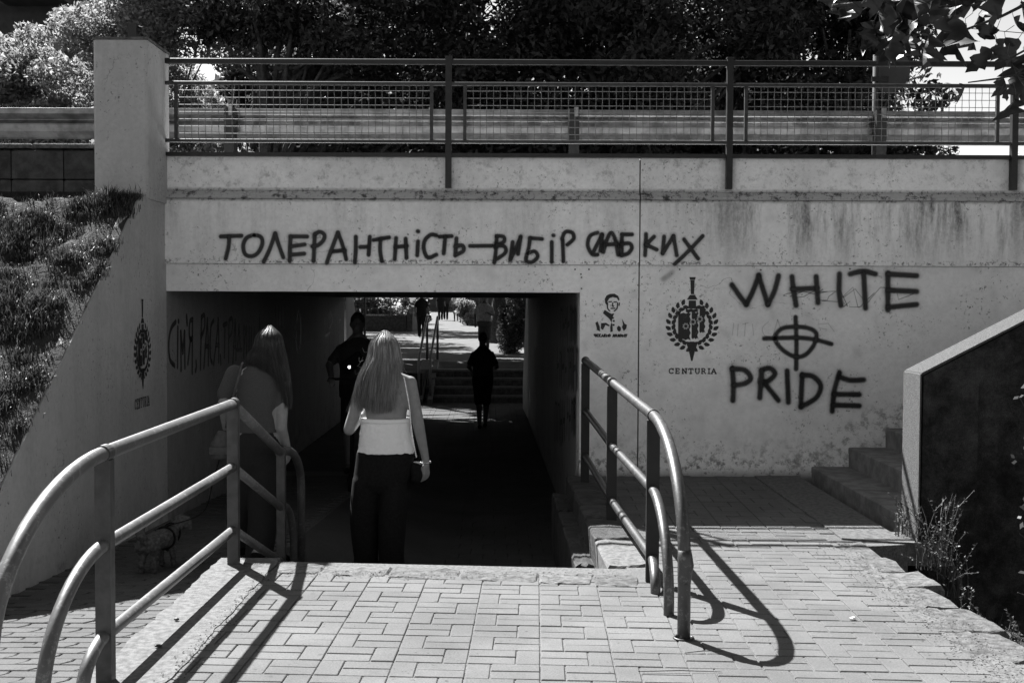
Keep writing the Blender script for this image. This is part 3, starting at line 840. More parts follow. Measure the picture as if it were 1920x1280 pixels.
def left_bar(z0, z1, z2, a_near, ze, a_far, zfe, r=R):
    pts = [(XA, YA - a_near, -.06)] + bend(XA, YA, z0, a_near, ze)[::-1]
    pts += [(XA, YA + .1, z0 + .004)]
    return pts
for z, an, ze, fz, af, r in ((.905, 1.0, .38, zC, .72, R), (.545, .62, .08, zC - .37, .42, .026), (.185, .25, .02, zC - .74, .2, .026)):
    m = MB(); pts = [(XA, YA - an, -.08)] + bend(XA, YA, z, an, ze)[::-1] + [(XB, YB, z + .015)]
    m.tube(pts, r, 16); m.build('rail', M_pipe, hl, True)
    m = MB(); pts = [(XB, YB, z + .012)] + [(XC, YC, fz)] + bend(XC, YC, fz, af, fz - .35, sgn=1)[2:] + [(XC, YC + af, -.8)]
    m.tube(pts, r, 16); m.build('rail', M_pipe, hl, True)
saddle_post(hl, XA, YA, -.05, .905); saddle_post(hl, XB, YB, -.05, .92); saddle_post(hl, XC, YC, -.6, zC, .055)
hr = thing('handrail', 'worn dark-posted tube handrail right of the steps, bent down into the paving', 'handrail', (.72, 7.5, 0), group='tube handrails beside the steps')
q1 = (wp(1225, 783, 6.1).x, 6.1); q2 = (wp(1148, 716, 7.86).x, 7.86); q3 = (wp(1098, 674, 9.55).x, 9.55)
xe = gp(1282, 1196).x; ye = gp(1282, 1196).y
for zs, (xx, yy), ze, r in (((.90, .955, 1.02), (xe, ye), .33, R), ((.50, .515, .60), (gp(1254, 1152).x, gp(1254, 1152).y), .06, .026), ((.13, .135, .22), (gp(1229, 1112).x, gp(1229, 1112).y), .0, .026)):
    m = MB(); pts = [(q3[0], q3[1], zs[2]), (q2[0], q2[1], zs[1])]
    arc = []
    for k in range(0, 17):
        t = math.pi/2*k/16; arc.append((q1[0] + (xx - q1[0])*math.sin(t), q1[1] + (yy - q1[1])*math.sin(t), ze + (zs[0] - ze)*math.cos(t)))
    m.tube(pts + arc + [(xx, yy, -.06)], r, 18); m.build('rail', M_pipe2, hr, True)
for (x, y), z0, z1, w in ((q1, -.03, .90, .070), (q2, -.03, .955, .070), (q3, -.03, 1.02, .070)):
    saddle_post(hr, x, y, z0, z1, w, .03, M_post2)
m = MB(); m.tube([(xe + .042*math.cos(2*math.pi*k/20), ye + .042*math.sin(2*math.pi*k/20), .001) for k in range(21)], .007, 6); m.build('base_ring', M_rail, hr, True)
m = MB(); m.tube([(xe, ye, .40), (xe + .003, ye, .36), (xe + .006, ye, .33), (xe + .002, ye, .29), (xe, ye, .25)], [.0300, .034, .037, .033, .0300], 16); m.build('weld_sleeve', M_pipe2, hr, True)

# ================================================================== RIGHT-HAND STAIR AND CHEEK WALL
st = thing('stair', 'grey concrete stair climbing to the right along the underpass wall', 'stairs', (2.6, 8.6, 0))
x0 = wp(1521, 890, YW).x; tr = (wp(1660, 802, YW).x - x0)/2
zs = [zw(874, 1521), zw(838, 1590), zw(802, 1660)]; rise = (zs[2] - zs[0])/2
for k in range(12):
    zt2 = zs[0] + k*rise; a = x0 + k*tr
    m = MB(); m.box((a + .003, 7.42, -.3 if k == 0 else zt2 - rise - .25), (a + tr + .015, YW - .004, zt2 - .055)); m.build('riser', M_step, st)
    for s0, s1 in ((7.40, 8.6), (8.604, YW - .003)):
        m = MB(); m.box((a, s0, zt2 - .054), (a + tr + .018, s1, zt2), bev=.008); m.build('tread', M_step, st)
cw = thing('cheek_wall', 'rough pebbled concrete cheek wall with a sloping sunlit top beside the stair', 'wall', (3.2, 7.3, 0))
YC0 = 7.16
xc = wp(1724, 800, YC0).x; zc = wp(1727, 703, YC0).z
slope_c = (wp(1920, 604, YC0).z - zc)/(wp(1920, 604, YC0).x - wp(1727, 703, YC0).x)
XE = 5.2; TH = .27
zE = zc + slope_c*(XE - xc)
c = .03
m = MB()
def cheek(x0, z0, y0, th):
    front = [(x0 + .0, -1.5), (XE, -1.5), (XE, zc + slope_c*(XE - xc)), (x0, z0)]
    return front
fr = [(xc, y, z) for y, z in ()]
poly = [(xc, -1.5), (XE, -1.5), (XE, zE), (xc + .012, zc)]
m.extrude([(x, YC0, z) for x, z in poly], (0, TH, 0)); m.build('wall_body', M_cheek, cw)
# raised border strip: the inner panel is recessed, so the border stands proud
m = MB(); bw_ = .36
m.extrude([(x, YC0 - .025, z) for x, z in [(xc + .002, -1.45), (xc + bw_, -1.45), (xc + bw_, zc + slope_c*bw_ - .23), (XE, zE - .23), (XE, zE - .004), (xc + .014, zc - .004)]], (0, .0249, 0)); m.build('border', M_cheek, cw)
m = MB(); m.extrude([(x, YC0 - .03, z) for x, z in [(xc + .0, zc + .0012), (XE, zE + .0012), (XE, zE + .014), (xc - .002, zc + .016)]], (0, TH + .035, 0)); m.build('sunlit_top_strip', M_cheeklit, cw)  # thin added strip that carries the painted sunlit tone of the top
m = MB(); m.extrude([(x, YC0 - .03, z) for x, z in [(xc - .012, -1.45), (xc - .001, -1.45), (xc - .001, zc + .001), (xc + .002, zc + .015), (xc - .011, zc + .004)]], (0, TH + .035, 0)); m.build('sunlit_end_strip', M_cheeklit, cw)  # thin added strip, sunlight on the wall end painted in

# ================================================================== PRINT ON WALLS
class Pl:
    def __init__(s, O, U, V, N): s.O, s.U, s.V, s.N = Vector(O), Vector(U).normalized(), Vector(V).normalized(), Vector(N).normalized()
    def px(s, x, y):
        d = ray(x, y); t = (s.O - CAM).dot(s.N)/d.dot(s.N); p = CAM + d*t - s.O; return (p.dot(s.U), p.dot(s.V))
    def at(s, u, v, h): return s.O + s.U*u + s.V*v + s.N*h
P_beam = Pl((0, YW - .035, 0), (1, 0, 0), (0, 0, 1), (0, -1, 0))
P_wall = Pl((0, YW, 0), (1, 0, 0), (0, 0, 1), (0, -1, 0))
P_left = Pl((XL(YW), YW, 0), (-.022, 1, 0), (0, 0, 1), (1, .022, 0))
P_right = Pl((XR(YW), YW, 0), (-.022, 1, 0), (0, 0, 1), (-1, -.022, 0))
HK = [0]
def catmull(p, n=5):
    if len(p) < 3: return p
    out = []; q = [p[0]] + list(p) + [p[-1]]
    closed = (p[0] == p[-1])
    if closed: q = [p[-2]] + list(p) + [p[1]]
    for i in range(1, len(q) - 2):
        for k in range(n):
            t = k/n; a, b, c, d = q[i-1], q[i], q[i+1], q[i+2]
            out.append(tuple(.5*((2*b[j]) + (-a[j]+c[j])*t + (2*a[j]-5*b[j]+4*c[j]-d[j])*t*t + (-a[j]+3*b[j]-3*c[j]+d[j])*t**3) for j in (0, 1)))
    out.append(tuple(p[-1])); return out
def stroke(mb, P, uv, w, smooth=True):
    if mb.e is None: mb.e = []
    if len(uv) == 1: uv = [uv[0], (uv[0][0] + w*.08, uv[0][1])]
    q = catmull(uv) if smooth else uv
    HK[0] = (HK[0] + 1) % 40; h = .0015 + HK[0]*.00012
    m = len(q); base = len(mb.v)
    for i, (u, v) in enumerate(q):
        a = q[max(i-1, 0)]; b = q[min(i+1, m-1)]; tx, ty = b[0]-a[0], b[1]-a[1]; L = math.hypot(tx, ty) or 1; tx, ty = tx/L, ty/L
        for sgn, e in ((-1, 1), (0, 0), (1, 1)):
            mb.v.append(tuple(P.at(u - ty*w*sgn, v + tx*w*sgn, h))); mb.e.append(float(e))
    for i in range(m-1):
        a = base + 3*i
        mb.f += [(a, a+3, a+4, a+1), (a+1, a+4, a+5, a+2)]
    for end, (i, j) in ((0, (0, 1)), (1, (m-1, m-2))):
        u, v = q[i]; tx, ty = q[i][0]-q[j][0], q[i][1]-q[j][1]; L = math.hypot(tx, ty) or 1; tx, ty = tx/L, ty/L
        c = len(mb.v); mb.v.append(tuple(P.at(u, v, h))); mb.e.append(0.0)
        for k in range(9):
            an = -math.pi/2 + math.pi*k/8; dx, dy = math.cos(an), math.sin(an)
            mb.v.append(tuple(P.at(u + (tx*dx - ty*dy)*w, v + (ty*dx + tx*dy)*w, h))); mb.e.append(1.0)
        for k in range(8): mb.f.append((c, c+1+k, c+2+k))
def patch(mb, P, uv, h=None):
    if mb.e is None: mb.e = []
    HK[0] = (HK[0] + 1) % 40; hh = (.0015 + HK[0]*.00012) if h is None else h
    n = len(mb.v)
    for u, v in uv: mb.v.append(tuple(P.at(u, v, hh))); mb.e.append(0.0)
    mb.f.append(tuple(range(n, n + len(uv))))
def conv(P, o, s, pts): return [P.px(o[0] + x/s, o[1] + y/s) for x, y in pts]
def lettering(par, P, o, s, letters, w, mat, smooth=True):
    if w > .02 and mat is not M_sprayfaint and P not in (P_left, P_right):
        m = MB()
        for L in letters:
            for st_ in L: stroke(m, P, conv(P, o, s, st_), w*2.1, smooth)
        m.build('overspray', M_halo, par, kind='stuff')
    for L in letters:
        m = MB()
        for st_ in L: stroke(m, P, conv(P, o, s, st_), w, smooth)
        m.build('letter', mat, par)

sl = thing('spray_painted_slogan', 'long black spray-painted Ukrainian sentence across the beam above the tunnel mouth', 'graffiti', (0, YW - .04, ZBEAM))
A7 = [[[(60,98),(220,92)], [(125,98),(120,180),(98,270)]],
 [[(320,88),(260,110),(235,170),(250,235),(300,252),(350,225),(383,160),(375,105),(320,88)]],
 [[(395,295),(440,200),(485,75)],[(485,75),(515,170),(548,260)]],
 [[(735,98),(605,98)],[(605,98),(600,200),(598,290)], [(610,175),(715,160)], [(612,240),(712,232)]],
 [[(785,290),(790,180),(795,80)], [(795,80),(835,62),(870,85),(860,130),(820,165),(775,175)]],
 [[(888,305),(925,200),(975,68)],[(975,68),(1010,160),(1040,275)], [(925,215),(1030,205)]],
 [[(1115,100),(1115,200),(1108,300)], [(1150,180),(1215,178)], [(1225,100),(1215,240)]],
 [[(1255,125),(1375,105)], [(1310,115),(1305,200),(1318,290)]],
 [[(1430,110),(1420,275)],[(1425,180),(1515,172)],[(1505,115),(1512,265)]],
 [[(1600,57),(1604,58)], [(1602,135),(1596,245)]],
 [[(1745,88),(1700,85),(1655,130),(1648,200),(1680,262),(1745,240)]],
 [[(1770,100),(1865,95)],[(1815,100),(1803,230)]]]
lettering(sl, P_beam, (400, 420), 4.174, A7, .0245, M_spray)
A5 = [[[(762,140),(755,235)], [(755,185),(795,180),(800,210),(765,228)]]]
lettering(sl, P_beam, (600, 400), 2.977, A5, .0245, M_spray)
A8 = [[[(85,165),(245,163)]],
 [[(285,95),(280,190),(268,290)], [(285,90),(335,95),(340,130),(290,160)], [(290,160),(345,170),(350,215),(290,260)]],
 [[(405,135),(388,265)],[(388,265),(430,180),(465,95)],[(465,95),(445,225)]],
 [[(625,112),(535,105)],[(535,105),(525,180),(505,270),(550,285),(592,245),(570,205),(520,220)]],
 [[(709,85),(712,86)], [(698,135),(698,285)]],
 [[(780,120),(785,280)], [(775,110),(800,60),(850,65),(862,110),(815,155)]],
 [[(1040,65),(985,90),(968,160),(1000,225),(1040,230)]],
 [[(1010,210),(1045,140),(1075,80)],[(1075,80),(1065,200)]],
 [[(1085,210),(1115,110),(1145,65),(1175,120),(1195,230)],[(1105,155),(1185,150)]],
 [[(1300,78),(1225,78)],[(1225,78),(1222,230)],[(1222,150),(1280,145),(1298,180),(1270,220),(1220,235)]],
 [[(1405,75),(1398,235)],[(1465,95),(1405,155)],[(1405,155),(1485,192)]],
 [[(1540,95),(1530,220)],[(1530,220),(1610,90)],[(1610,90),(1635,235)]],
 [[(1830,90),(1720,205),(1620,300)],[(1690,115),(1795,260)]]]
lettering(sl, P_beam, (860, 420), 4.0, A8, .0235, M_spray)
w1 = thing('spray_painted_words', 'two black spray-painted English words with a crossed circle between them, on the right wall', 'graffiti', (2.6, YW - .01, 1))
A6 = [[[(870,160),(915,225),(950,270)],[(950,270),(985,200),(1020,108)],[(1020,108),(1045,190),(1070,270)],[(1070,270),(1105,200),(1130,110)]],
 [[(1205,115),(1215,200),(1228,275)],[(1205,185),(1345,180)],[(1340,115),(1350,260)]],
 [[(1470,100),(1468,200),(1478,275)]],
 [[(1530,100),(1600,85),(1670,100)],[(1605,95),(1615,290)]],
 [[(1740,95),(1740,300)],[(1740,100),(1900,110)],[(1740,190),(1900,198)],[(1740,285),(1900,270)]],
 [[(872,625),(878,720),(875,805)],[(872,630),(940,635),(975,680),(940,710),(880,720)]],
 [[(1035,640),(1025,790)],[(1035,635),(1080,625),(1110,655),(1075,695),(1035,705)],[(1050,705),(1130,805)]],
 [[(1178,640),(1185,815)]],
 [[(1262,660),(1255,840)],[(1262,665),(1320,670),(1365,720),(1340,790),(1255,840)]],
 [[(1470,650),(1440,760),(1430,865)],[(1475,675),(1530,692),(1605,690)],[(1440,770),(1580,772)],[(1435,830),(1580,835)]]]
lettering(w1, P_wall, (1080, 480), 2.977, A6, .033, M_spraysoft)
m = MB()
for L in [[(1225,340),(1230,480),(1228,630)], [(1050,460),(1230,455),(1330,465),(1425,490)], [(1110,460),(1140,410),(1200,395),(1290,400),(1340,430),(1330,490),(1280,550),(1220,560),(1150,520),(1110,460)]]:
    stroke(m, P_wall, conv(P_wall, (1080, 480), 2.977, L), .030)
m.build('crossed_circle', M_spraysoft, w1)
# faint older scribbles under the words
sc = thing('faded_scribble', 'thin faded zigzag scribble and worn words behind the spray-painted lettering on the right wall', 'graffiti', (2.7, YW - .01, 1.4))
m = MB(); r = random.Random(5)
for k in range(7):
    x = 1160; pts = []
    x = r.uniform(1160, 1500)
    for j in range(r.randint(5, 9)):
        pts.append((x, 215 + r.uniform(-45, 75)*min(1, (x-1100)/400))); x += r.uniform(-30, 95)
    stroke(m, P_wall, conv(P_wall, (1080, 480), 2.977, pts), .0045, False)
m.build('zigzag', mat_spray('thin_marker', .65, .3), sc)
m = MB()
for L in [[(880,375),(872,440)],[(905,380),(900,445)],[(930,380),(960,372)],[(945,375),(940,445)],[(985,380),(990,440)],[(1075,365),(1040,400),(1050,440),(1080,450)],[(1100,440),(1125,355)],[(1125,355),(1140,400)],[(1350,380),(1410,375)],[(1355,400),(1400,410)],[(1410,380),(1440,420)]]:
    stroke(m, P_wall, conv(P_wall, (1080, 480), 2.977, L), .006)
m.build('worn_lettering', M_sprayfaint, sc, kind='stuff')
m = MB(); stroke(m, P_wall, conv(P_wall, (1080, 480), 2.977, [(490,128),(515,110),(535,90)]), .04); m.build('smear', M_sprayfaint, sc)
# paint blobs / nail holes
m = MB(); m.e = []
for L in [(1078, 505), (1089,514),(1090,520),(1090,541),(1104,505),(1274,505),(1426,506),(1593,504)]:
    stroke(m, P_wall, [P_wall.px(L[0], L[1]), P_wall.px(L[0]+.4, L[1])], .007)
m.build('drill_hole', M_stencil, up)
# scrawl on the small beam area
m = MB()
for L in [[(1450,250),(1480,275)],[(1478,235),(1450,280)]]: stroke(m, P_beam, conv(P_beam, (860, 420), 4.0, L), .005)
m.build('small_cross', M_sprayfaint, sc)
# words on the left tunnel wall, o=(280,520) s=4.571
wl_ = thing('spray_painted_words', 'tall dripping black spray-painted words on the shaded left wall of the tunnel', 'graffiti', (XL(11), 11, .9))
AL = [[[(225,380),(185,440),(165,560),(175,700),(215,755)]],
 [[(248,375),(250,378)],[(243,430),(240,765)]],
 [[(270,790),(268,470)],[(268,470),(285,640)],[(285,640),(300,470)],[(300,470),(303,770)]],
 [[(318,330),(322,400)]],
 [[(365,815),(368,360)],[(368,360),(345,380),(340,480),(350,530),(366,520)],[(350,530),(328,735)]],
 [[(398,720),(400,770),(392,800)]],
 [[(435,780),(445,340)],[(445,340),(470,325),(470,430),(440,510)]],
 [[(465,770),(480,560),(495,360)],[(495,360),(502,560),(503,745)],[(478,590),(503,590)]],
 [[(548,370),(525,420),(518,560),(522,690),(535,730)]],
 [[(548,740),(570,560),(588,360)],[(588,360),(592,560),(592,720)],[(568,580),(594,580)]],
 [[(606,670),(610,740)]],
 [[(630,410),(662,395)],[(646,400),(640,680)]],
 [[(676,720),(680,370)],[(680,370),(705,350),(708,450),(682,520)]],
 [[(712,730),(722,560),(733,370)],[(733,370),(738,560),(738,700)],[(718,600),(738,600)]],
 [[(745,620),(790,620)],[(752,600),(765,410)],[(765,410),(775,600)]],
 [[(805,680),(808,420)],[(808,600),(825,430)],[(828,420),(830,680)]],
 [[(850,670),(852,430)],[(868,670),(870,430)],[(850,660),(874,660)]],
 [[(892,640),(894,440)]],
 [[(930,620),(945,330)],[(945,330),(955,620)]],
 [[(1080,260),(1085,420)],[(1110,250),(1105,420)],[(1130,260),(1135,430)]],
 [[(1160,240),(1158,440)]],
 [[(1275,300),(1255,420),(1260,600),(1280,630),(1295,500),(1290,340),(1275,300)]],
 [[(1500,360),(1505,680)],[(1510,500),(1545,480)]],
 [[(1545,290),(1540,720)],[(1550,300),(1570,360),(1548,430)]],
 [[(1585,240),(1580,600)],[(1600,250),(1605,480)]],
 [[(1622,230),(1618,560)],[(1622,380),(1636,370)]]]
lettering(wl_, P_left, (280, 520), 4.571, AL, .032, M_spray)
# scrawl on the right tunnel wall, o=(930,540) s=2.46
wr = thing('spray_painted_scrawl', 'columns of black spray-painted words with drips on the right wall inside the tunnel', 'graffiti', (XR(10.8), 10.8, .8))
r = random.Random(9)
for row, (y0, y1, xa, xb) in enumerate([(95, 235, 300, 374), (285, 455, 285, 372), (510, 660, 330, 368), (530, 700, 275, 312)]):
    x = xa
    while x < xb:
        m = MB(); w = r.uniform(7, 12); h0 = y0 + r.uniform(-5, 12); h1 = y1 + r.uniform(-25, 25)
        stroke(m, P_right, conv(P_right, (930, 540), 2.46, [(x, h0), (x - 1, h1)]), .055)
        k = r.random(); mid = (h0 + h1)/2
        if k < .6: stroke(m, P_right, conv(P_right, (930, 540), 2.46, [(x, mid), (x + w*.7, mid - 8)]), .04)
        if k > .3: stroke(m, P_right, conv(P_right, (930, 540), 2.46, [(x + w*.7, h0 + 4), (x + w*.6, h1 - 6)]), .055)
        if k > .5: stroke(m, P_right, conv(P_right, (930, 540), 2.46, [(x, h0), (x + w*.8, h0 + 10)]), .02)
        m.build('letter', M_spraysoft, wr); x += w + 2
m = MB(); stroke(m, P_right, conv(P_right, (930, 540), 2.46, [(308, 660), (305, 760), (310, 850)]), .016); m.build('drip', M_spraysoft, wr)
m = MB(); stroke(m, P_right, conv(P_right, (930, 540), 2.46, [(176, 285), (177, 295)]), .10); m.build('dark_patch', M_spraysoft, wr)

# wreath-and-sword stencil
def emblem(par, P, cu, cv, S):
    """stencil centred at (cu,cv), S metres per photo unit"""
    def T(x, y): return (cu + x*S, cv - y*S)
    m = MB()
    patch(m, P, [T(*p) for p in [(-18,-267),(18,-267),(14,-252),(-14,-252)]])
    patch(m, P, [T(*p) for p in [(-12,-251),(12,-251),(9,-172),(-9,-172)]])
    patch(m, P, [T(*p) for p in [(-14,-168),(14,-168),(30,-142),(-30,-142)]])
    patch(m, P, [T(*p) for p in [(-20,-137),(20,-137),(22,-92),(-22,-92)]])
    patch(m, P, [T(*p) for p in [(-30,106),(-12,92),(12,92),(30,106),(18,140),(4,200),(-4,200),(-18,140)]])
    m.build('sword', M_stencil, par)
    m = MB()
    n = 11
    for side in (-1, 1):
        for k in range(n):
            a = math.radians(-62 + (150)*k/(n-1)); R0 = 118
            for inout in (-1, 1):
                cx, cy = R0*math.cos(a), R0*1.02*math.sin(a)
                tx, ty = -math.sin(a), math.cos(a)              # towards the bottom
                d = (tx*-1*.72 + inout*math.cos(a)*.62, ty*-1*.72 + inout*math.sin(a)*.62); L = math.hypot(*d); d = (d[0]/L, d[1]/L); nn = (-d[1], d[0])
                bx, by = cx + inout*3*math.cos(a), cy + inout*3*math.sin(a)
                ln, wd = 38, 11.5
                pts = [(bx, by), (bx + d[0]*ln*.35 + nn[0]*wd, by + d[1]*ln*.35 + nn[1]*wd), (bx + d[0]*ln*.75 + nn[0]*wd*.8, by + d[1]*ln*.75 + nn[1]*wd*.8), (bx + d[0]*ln, by + d[1]*ln), (bx + d[0]*ln*.7 - nn[0]*wd*.7, by + d[1]*ln*.7 - nn[1]*wd*.7), (bx + d[0]*ln*.3 - nn[0]*wd, by + d[1]*ln*.3 - nn[1]*wd)]
                patch(m, P, [T(side*p[0], p[1]) for p in pts])
    m.build('wreath', M_stencil, par)
    m = MB()
    def flag(x0, x1, y0, y1, cut):
        # banner with toothed edges
        pts = []
        N = 5
        for k in range(N+1): pts.append((x0 + (x1-x0)*k/N, y0 + (3 if k % 2 else -2)))
        for k in range(1, 8): pts.append((x1 - (7 if k % 2 else 0), y0 + (y1-y0)*k/8))
        for k in range(N, -1, -1): pts.append((x0 + (x1-x0)*k/N, y1 + (4 if k % 2 else -3)))
        pts2 = pts
        patch(m, P, [T(*p) for p in pts2])
    flag(-78, -8, -67, 80, 0); flag(-36, 36, -90, -71, 0); flag(-3, 36, -70, 74, 0); flag(12, 74, -107, -94, 0); flag(41, 74, -91, 40, 0)
    for gx_, gy_ in ((-40, 6), (2, -18), (40, -34)):
        for k in range(8):
            a = k*math.pi/4; 
    m.build('toothed_banners', M_stencil, par)
    m = MB()
    for gx_, gy_ in ((-36, 6), (4, -18), (42, -34)):
        pts = []
        for k in range(32):
            a = 2*math.pi*k/32; rr = 19 if (k//2) % 2 else 15
            pts.append(T(gx_ + rr*math.cos(a), gy_ + rr*math.sin(a)))
        patch(m, P, pts, .0075)
    m.build('gear_gap', M_tun, par)
    m = MB()
    for gx_, gy_ in ((-36, 6), (4, -18), (42, -34)):
        pts = [T(gx_ + 9*math.cos(2*math.pi*k/14), gy_ + 9*math.sin(2*math.pi*k/14)) for k in range(14)]
        patch(m, P, pts, .0078)
    m.build('gear_hub', M_stencil, par)
GL = {'C': [[(9,2),(5,0),(1,2),(0,7),(1,12),(5,14),(9,12)],[(9,0),(9,4)]], 'E': [[(1,0),(1,14)],[(0,0),(8,0),(8,3)],[(1,7),(6,7)],[(0,14),(8,14),(8,11)]],
 'N': [[(1,0),(1,14)],[(1,0),(9,14)],[(9,0),(9,14)],[(0,14),(3,14)],[(7,0),(11,0)]], 'T': [[(0,3),(0,0),(10,0),(10,3)],[(5,0),(5,14)],[(3,14),(7,14)]],
 'U': [[(1,0),(1,10),(3,14),(7,14),(9,10),(9,0)],[(0,0),(3,0)],[(7,0),(10,0)]], 'R': [[(1,0),(1,14)],[(0,0),(6,0),(8,3),(6,7),(1,7)],[(4,7),(9,14)],[(0,14),(3,14)]],
 'I': [[(2,0),(2,14)],[(0,0),(4,0)],[(0,14),(4,14)]], 'A': [[(5,0),(0,14)],[(5,0),(10,14)],[(2,9),(8,9)],[(-1,14),(2,14)],[(8,14),(11,14)]],
 'Ч': [[(0,0),(0,6),(2,8),(8,8)],[(8,0),(8,14)]], 'К': [[(0,0),(0,14)],[(8,0),(0,7),(8,14)]], 'Є': [[(8,1),(2,0),(0,7),(2,14),(8,13)],[(0,7),(6,7)]],
 'М': [[(0,14),(0,0),(5,8),(10,0),(10,14)]], 'О': [[(4,0),(0,4),(0,10),(4,14),(8,10),(8,4),(4,0)]], 'Д': [[(0,14),(2,11),(4,0),(8,0),(8,11),(10,14)],[(1,11),(10,11)]], 'У': [[(0,0),(5,8)],[(10,0),(4,14)]], 'А': [[(0,14),(5,0),(10,14)],[(2,9),(8,9)]], 'Е': [[(8,0),(0,0),(0,14),(8,14)],[(0,7),(6,7)]], ' ': []}
def word(par, P, txt, u0, u1, v0, v1, w, mat=M_stencil):
    adv = {'I': 8, ' ': 9}; tot = sum(adv.get(c, 15) for c in txt) - 4
    x = 0; S = (u1 - u0)/tot; SV = (v0 - v1)/14
    for ch in txt:
        if GL[ch]:
            m = MB()
            for L in GL[ch]: stroke(m, P, [(u0 + (x + a)*S, v0 - b*SV) for a, b in L], w, False)
            m.build('letter', mat, par)
        x += adv.get(ch, 15)
em = thing('stencilled_emblem', 'black stencilled wreath and sword emblem on the front wall beside the small portrait', 'graffiti', (1.6, YW - .01, 1), group='wreath and sword stencils')
cu, cv = P_wall.px(1080 + 648/2.977, 480 + 385/2.977); a = P_wall.px(1300, 600); b = P_wall.px(1400, 600); SS = (b[0] - a[0])/100/2.977
emblem(em, P_wall, cu, cv, SS)
a = P_wall.px(1080 + 520/2.977, 480 + 627/2.977); b = P_wall.px(1080 + 783/2.977, 480 + 655/2.977)
word(em, P_wall, 'CENTURIA', a[0], b[0], a[1], b[1], .0052)
em2 = thing('stencilled_emblem', 'black stencilled wreath and sword emblem on the sloping wing wall at left', 'graffiti', (XL(9), 9, .9), group='wreath and sword stencils')
cu, cv = P_left.px(267, 400 + 765/2.977)
emblem(em2, P_left, cu, cv, SS*1.0)
a = P_left.px(750/2.977, 400 + 1040/2.977); b = P_left.px(832/2.977, 400 + 1070/2.977)
word(em2, P_left, 'CENTURIA', a[0], b[0], a[1], a[1] - .075, .0052)
# small portrait stencil (a plain generic man), o=(1080,480) s=2.977
ps = thing('stencilled_portrait', 'small black stencilled bust of a man in a buttoned coat with two words underneath', 'graffiti', (.85, YW - .01, 1.2))
def PP(L): return conv(P_wall, (1080, 480), 2.977, L)
m = MB()
patch(m, P_wall, PP([(163,262),(160,240),(170,220),(190,211),(215,210),(235,222),(243,242),(238,250),(228,234),(205,228),(185,236),(176,252),(172,275)]))
m.build('hair', M_stencil, ps)
m = MB()
for L in [[(183,256),(198,254)],[(212,256),(226,256)],[(205,262),(203,278),(210,280)],[(196,292),(216,291)],[(176,262),(176,290),(188,306)],[(232,262),(228,292),(214,306)],[(242,262),(240,275)]]: stroke(m, P_wall, PP(L), .0055)
m.build('face_lines', M_stencil, ps)
m = MB()
patch(m, P_wall, PP([(160,300),(172,308),(196,322),(214,320),(206,334),(198,372),(188,352),(168,334),(150,318)]))
patch(m, P_wall, PP([(196,372),(203,376),(205,420),(192,424),(190,396)]))
patch(m, P_wall, PP([(108,372),(120,364),(132,392),(134,420),(118,412)]))
patch(m, P_wall, PP([(140,374),(168,372),(188,386),(184,392),(164,384),(150,412),(138,404)]))
patch(m, P_wall, PP([(256,350),(264,364),(272,378),(284,384),(280,404),(266,418),(256,396),(262,382)]))
patch(m, P_wall, PP([(228,398),(238,388),(250,398),(250,414),(240,422),(230,412)]))
for c in [(205,345),(210,362),(209,384)]: stroke(m, P_wall, PP([c, (c[0]+1, c[1])]), .009)
m.build('coat', M_stencil, ps)
a = PP([(102,436)])[0]; b = PP([(284,450)])[0]
word(ps, P_wall, 'ЧЕКАЄМО ДОДОМУ', a[0], b[0], a[1], b[1], .0055)

# ================================================================== TREES
def lit_gap(p):
    g = p[:, :2] + np.array([SX, SY])*(p[:, 2:3] + .7)
    gx_, gy_ = g[:, 0], g[:, 1]
    m = (gx_ > -3.4) & (gx_ < -.75 + .25*np.sin(gy_*9)) & (gy_ > 18.5) & (gy_ < 25.3 + .5*np.sin(gx_*6))
    f = np.sin(gy_*2.1 + .8*np.sin(gx_*1.7)) + .8*np.sin(gy_*4.7 + gx_*1.3) + .5*np.sin(gx_*2.3 - gy_)
    m |= (gx_ > -9) & (gx_ < 6) & (gy_ > 25.3) & (gy_ < 60) & (f > 1.3)
    return m
def leaf_cloud(clusters, n, size, seed, flat=.0):
    r = np.random.RandomState(seed)
    c = np.array([k[0] for k in clusters], float); rad = np.array([k[1] for k in clusters], float)
    wgt = (rad[:, 0]*rad[:, 1]*rad[:, 2])**(2/3.); wgt /= wgt.sum()
    idx = r.choice(len(c), n, p=wgt)
    d = r.normal(size=(n, 3)); d /= np.linalg.norm(d, axis=1)[:, None]
    rr = r.uniform(.25, 1.0, n)**.6
    p = c[idx] + d*rad[idx]*rr[:, None]
    a = r.normal(size=(n, 3)); a /= np.linalg.norm(a, axis=1)[:, None]
    b = np.cross(a, r.normal(size=(n, 3))); b /= np.linalg.norm(b, axis=1)[:, None]
    s = size*r.uniform(.55, 1.35, n)[:, None]
    keep = ~lit_gap(p); p, a, b, s = p[keep], a[keep], b[keep], s[keep]
    V = np.stack([p - a*s, p - b*s*.42 + a*s*.1, p + a*s, p + b*s*.42 + a*s*.1], axis=1)
    return V
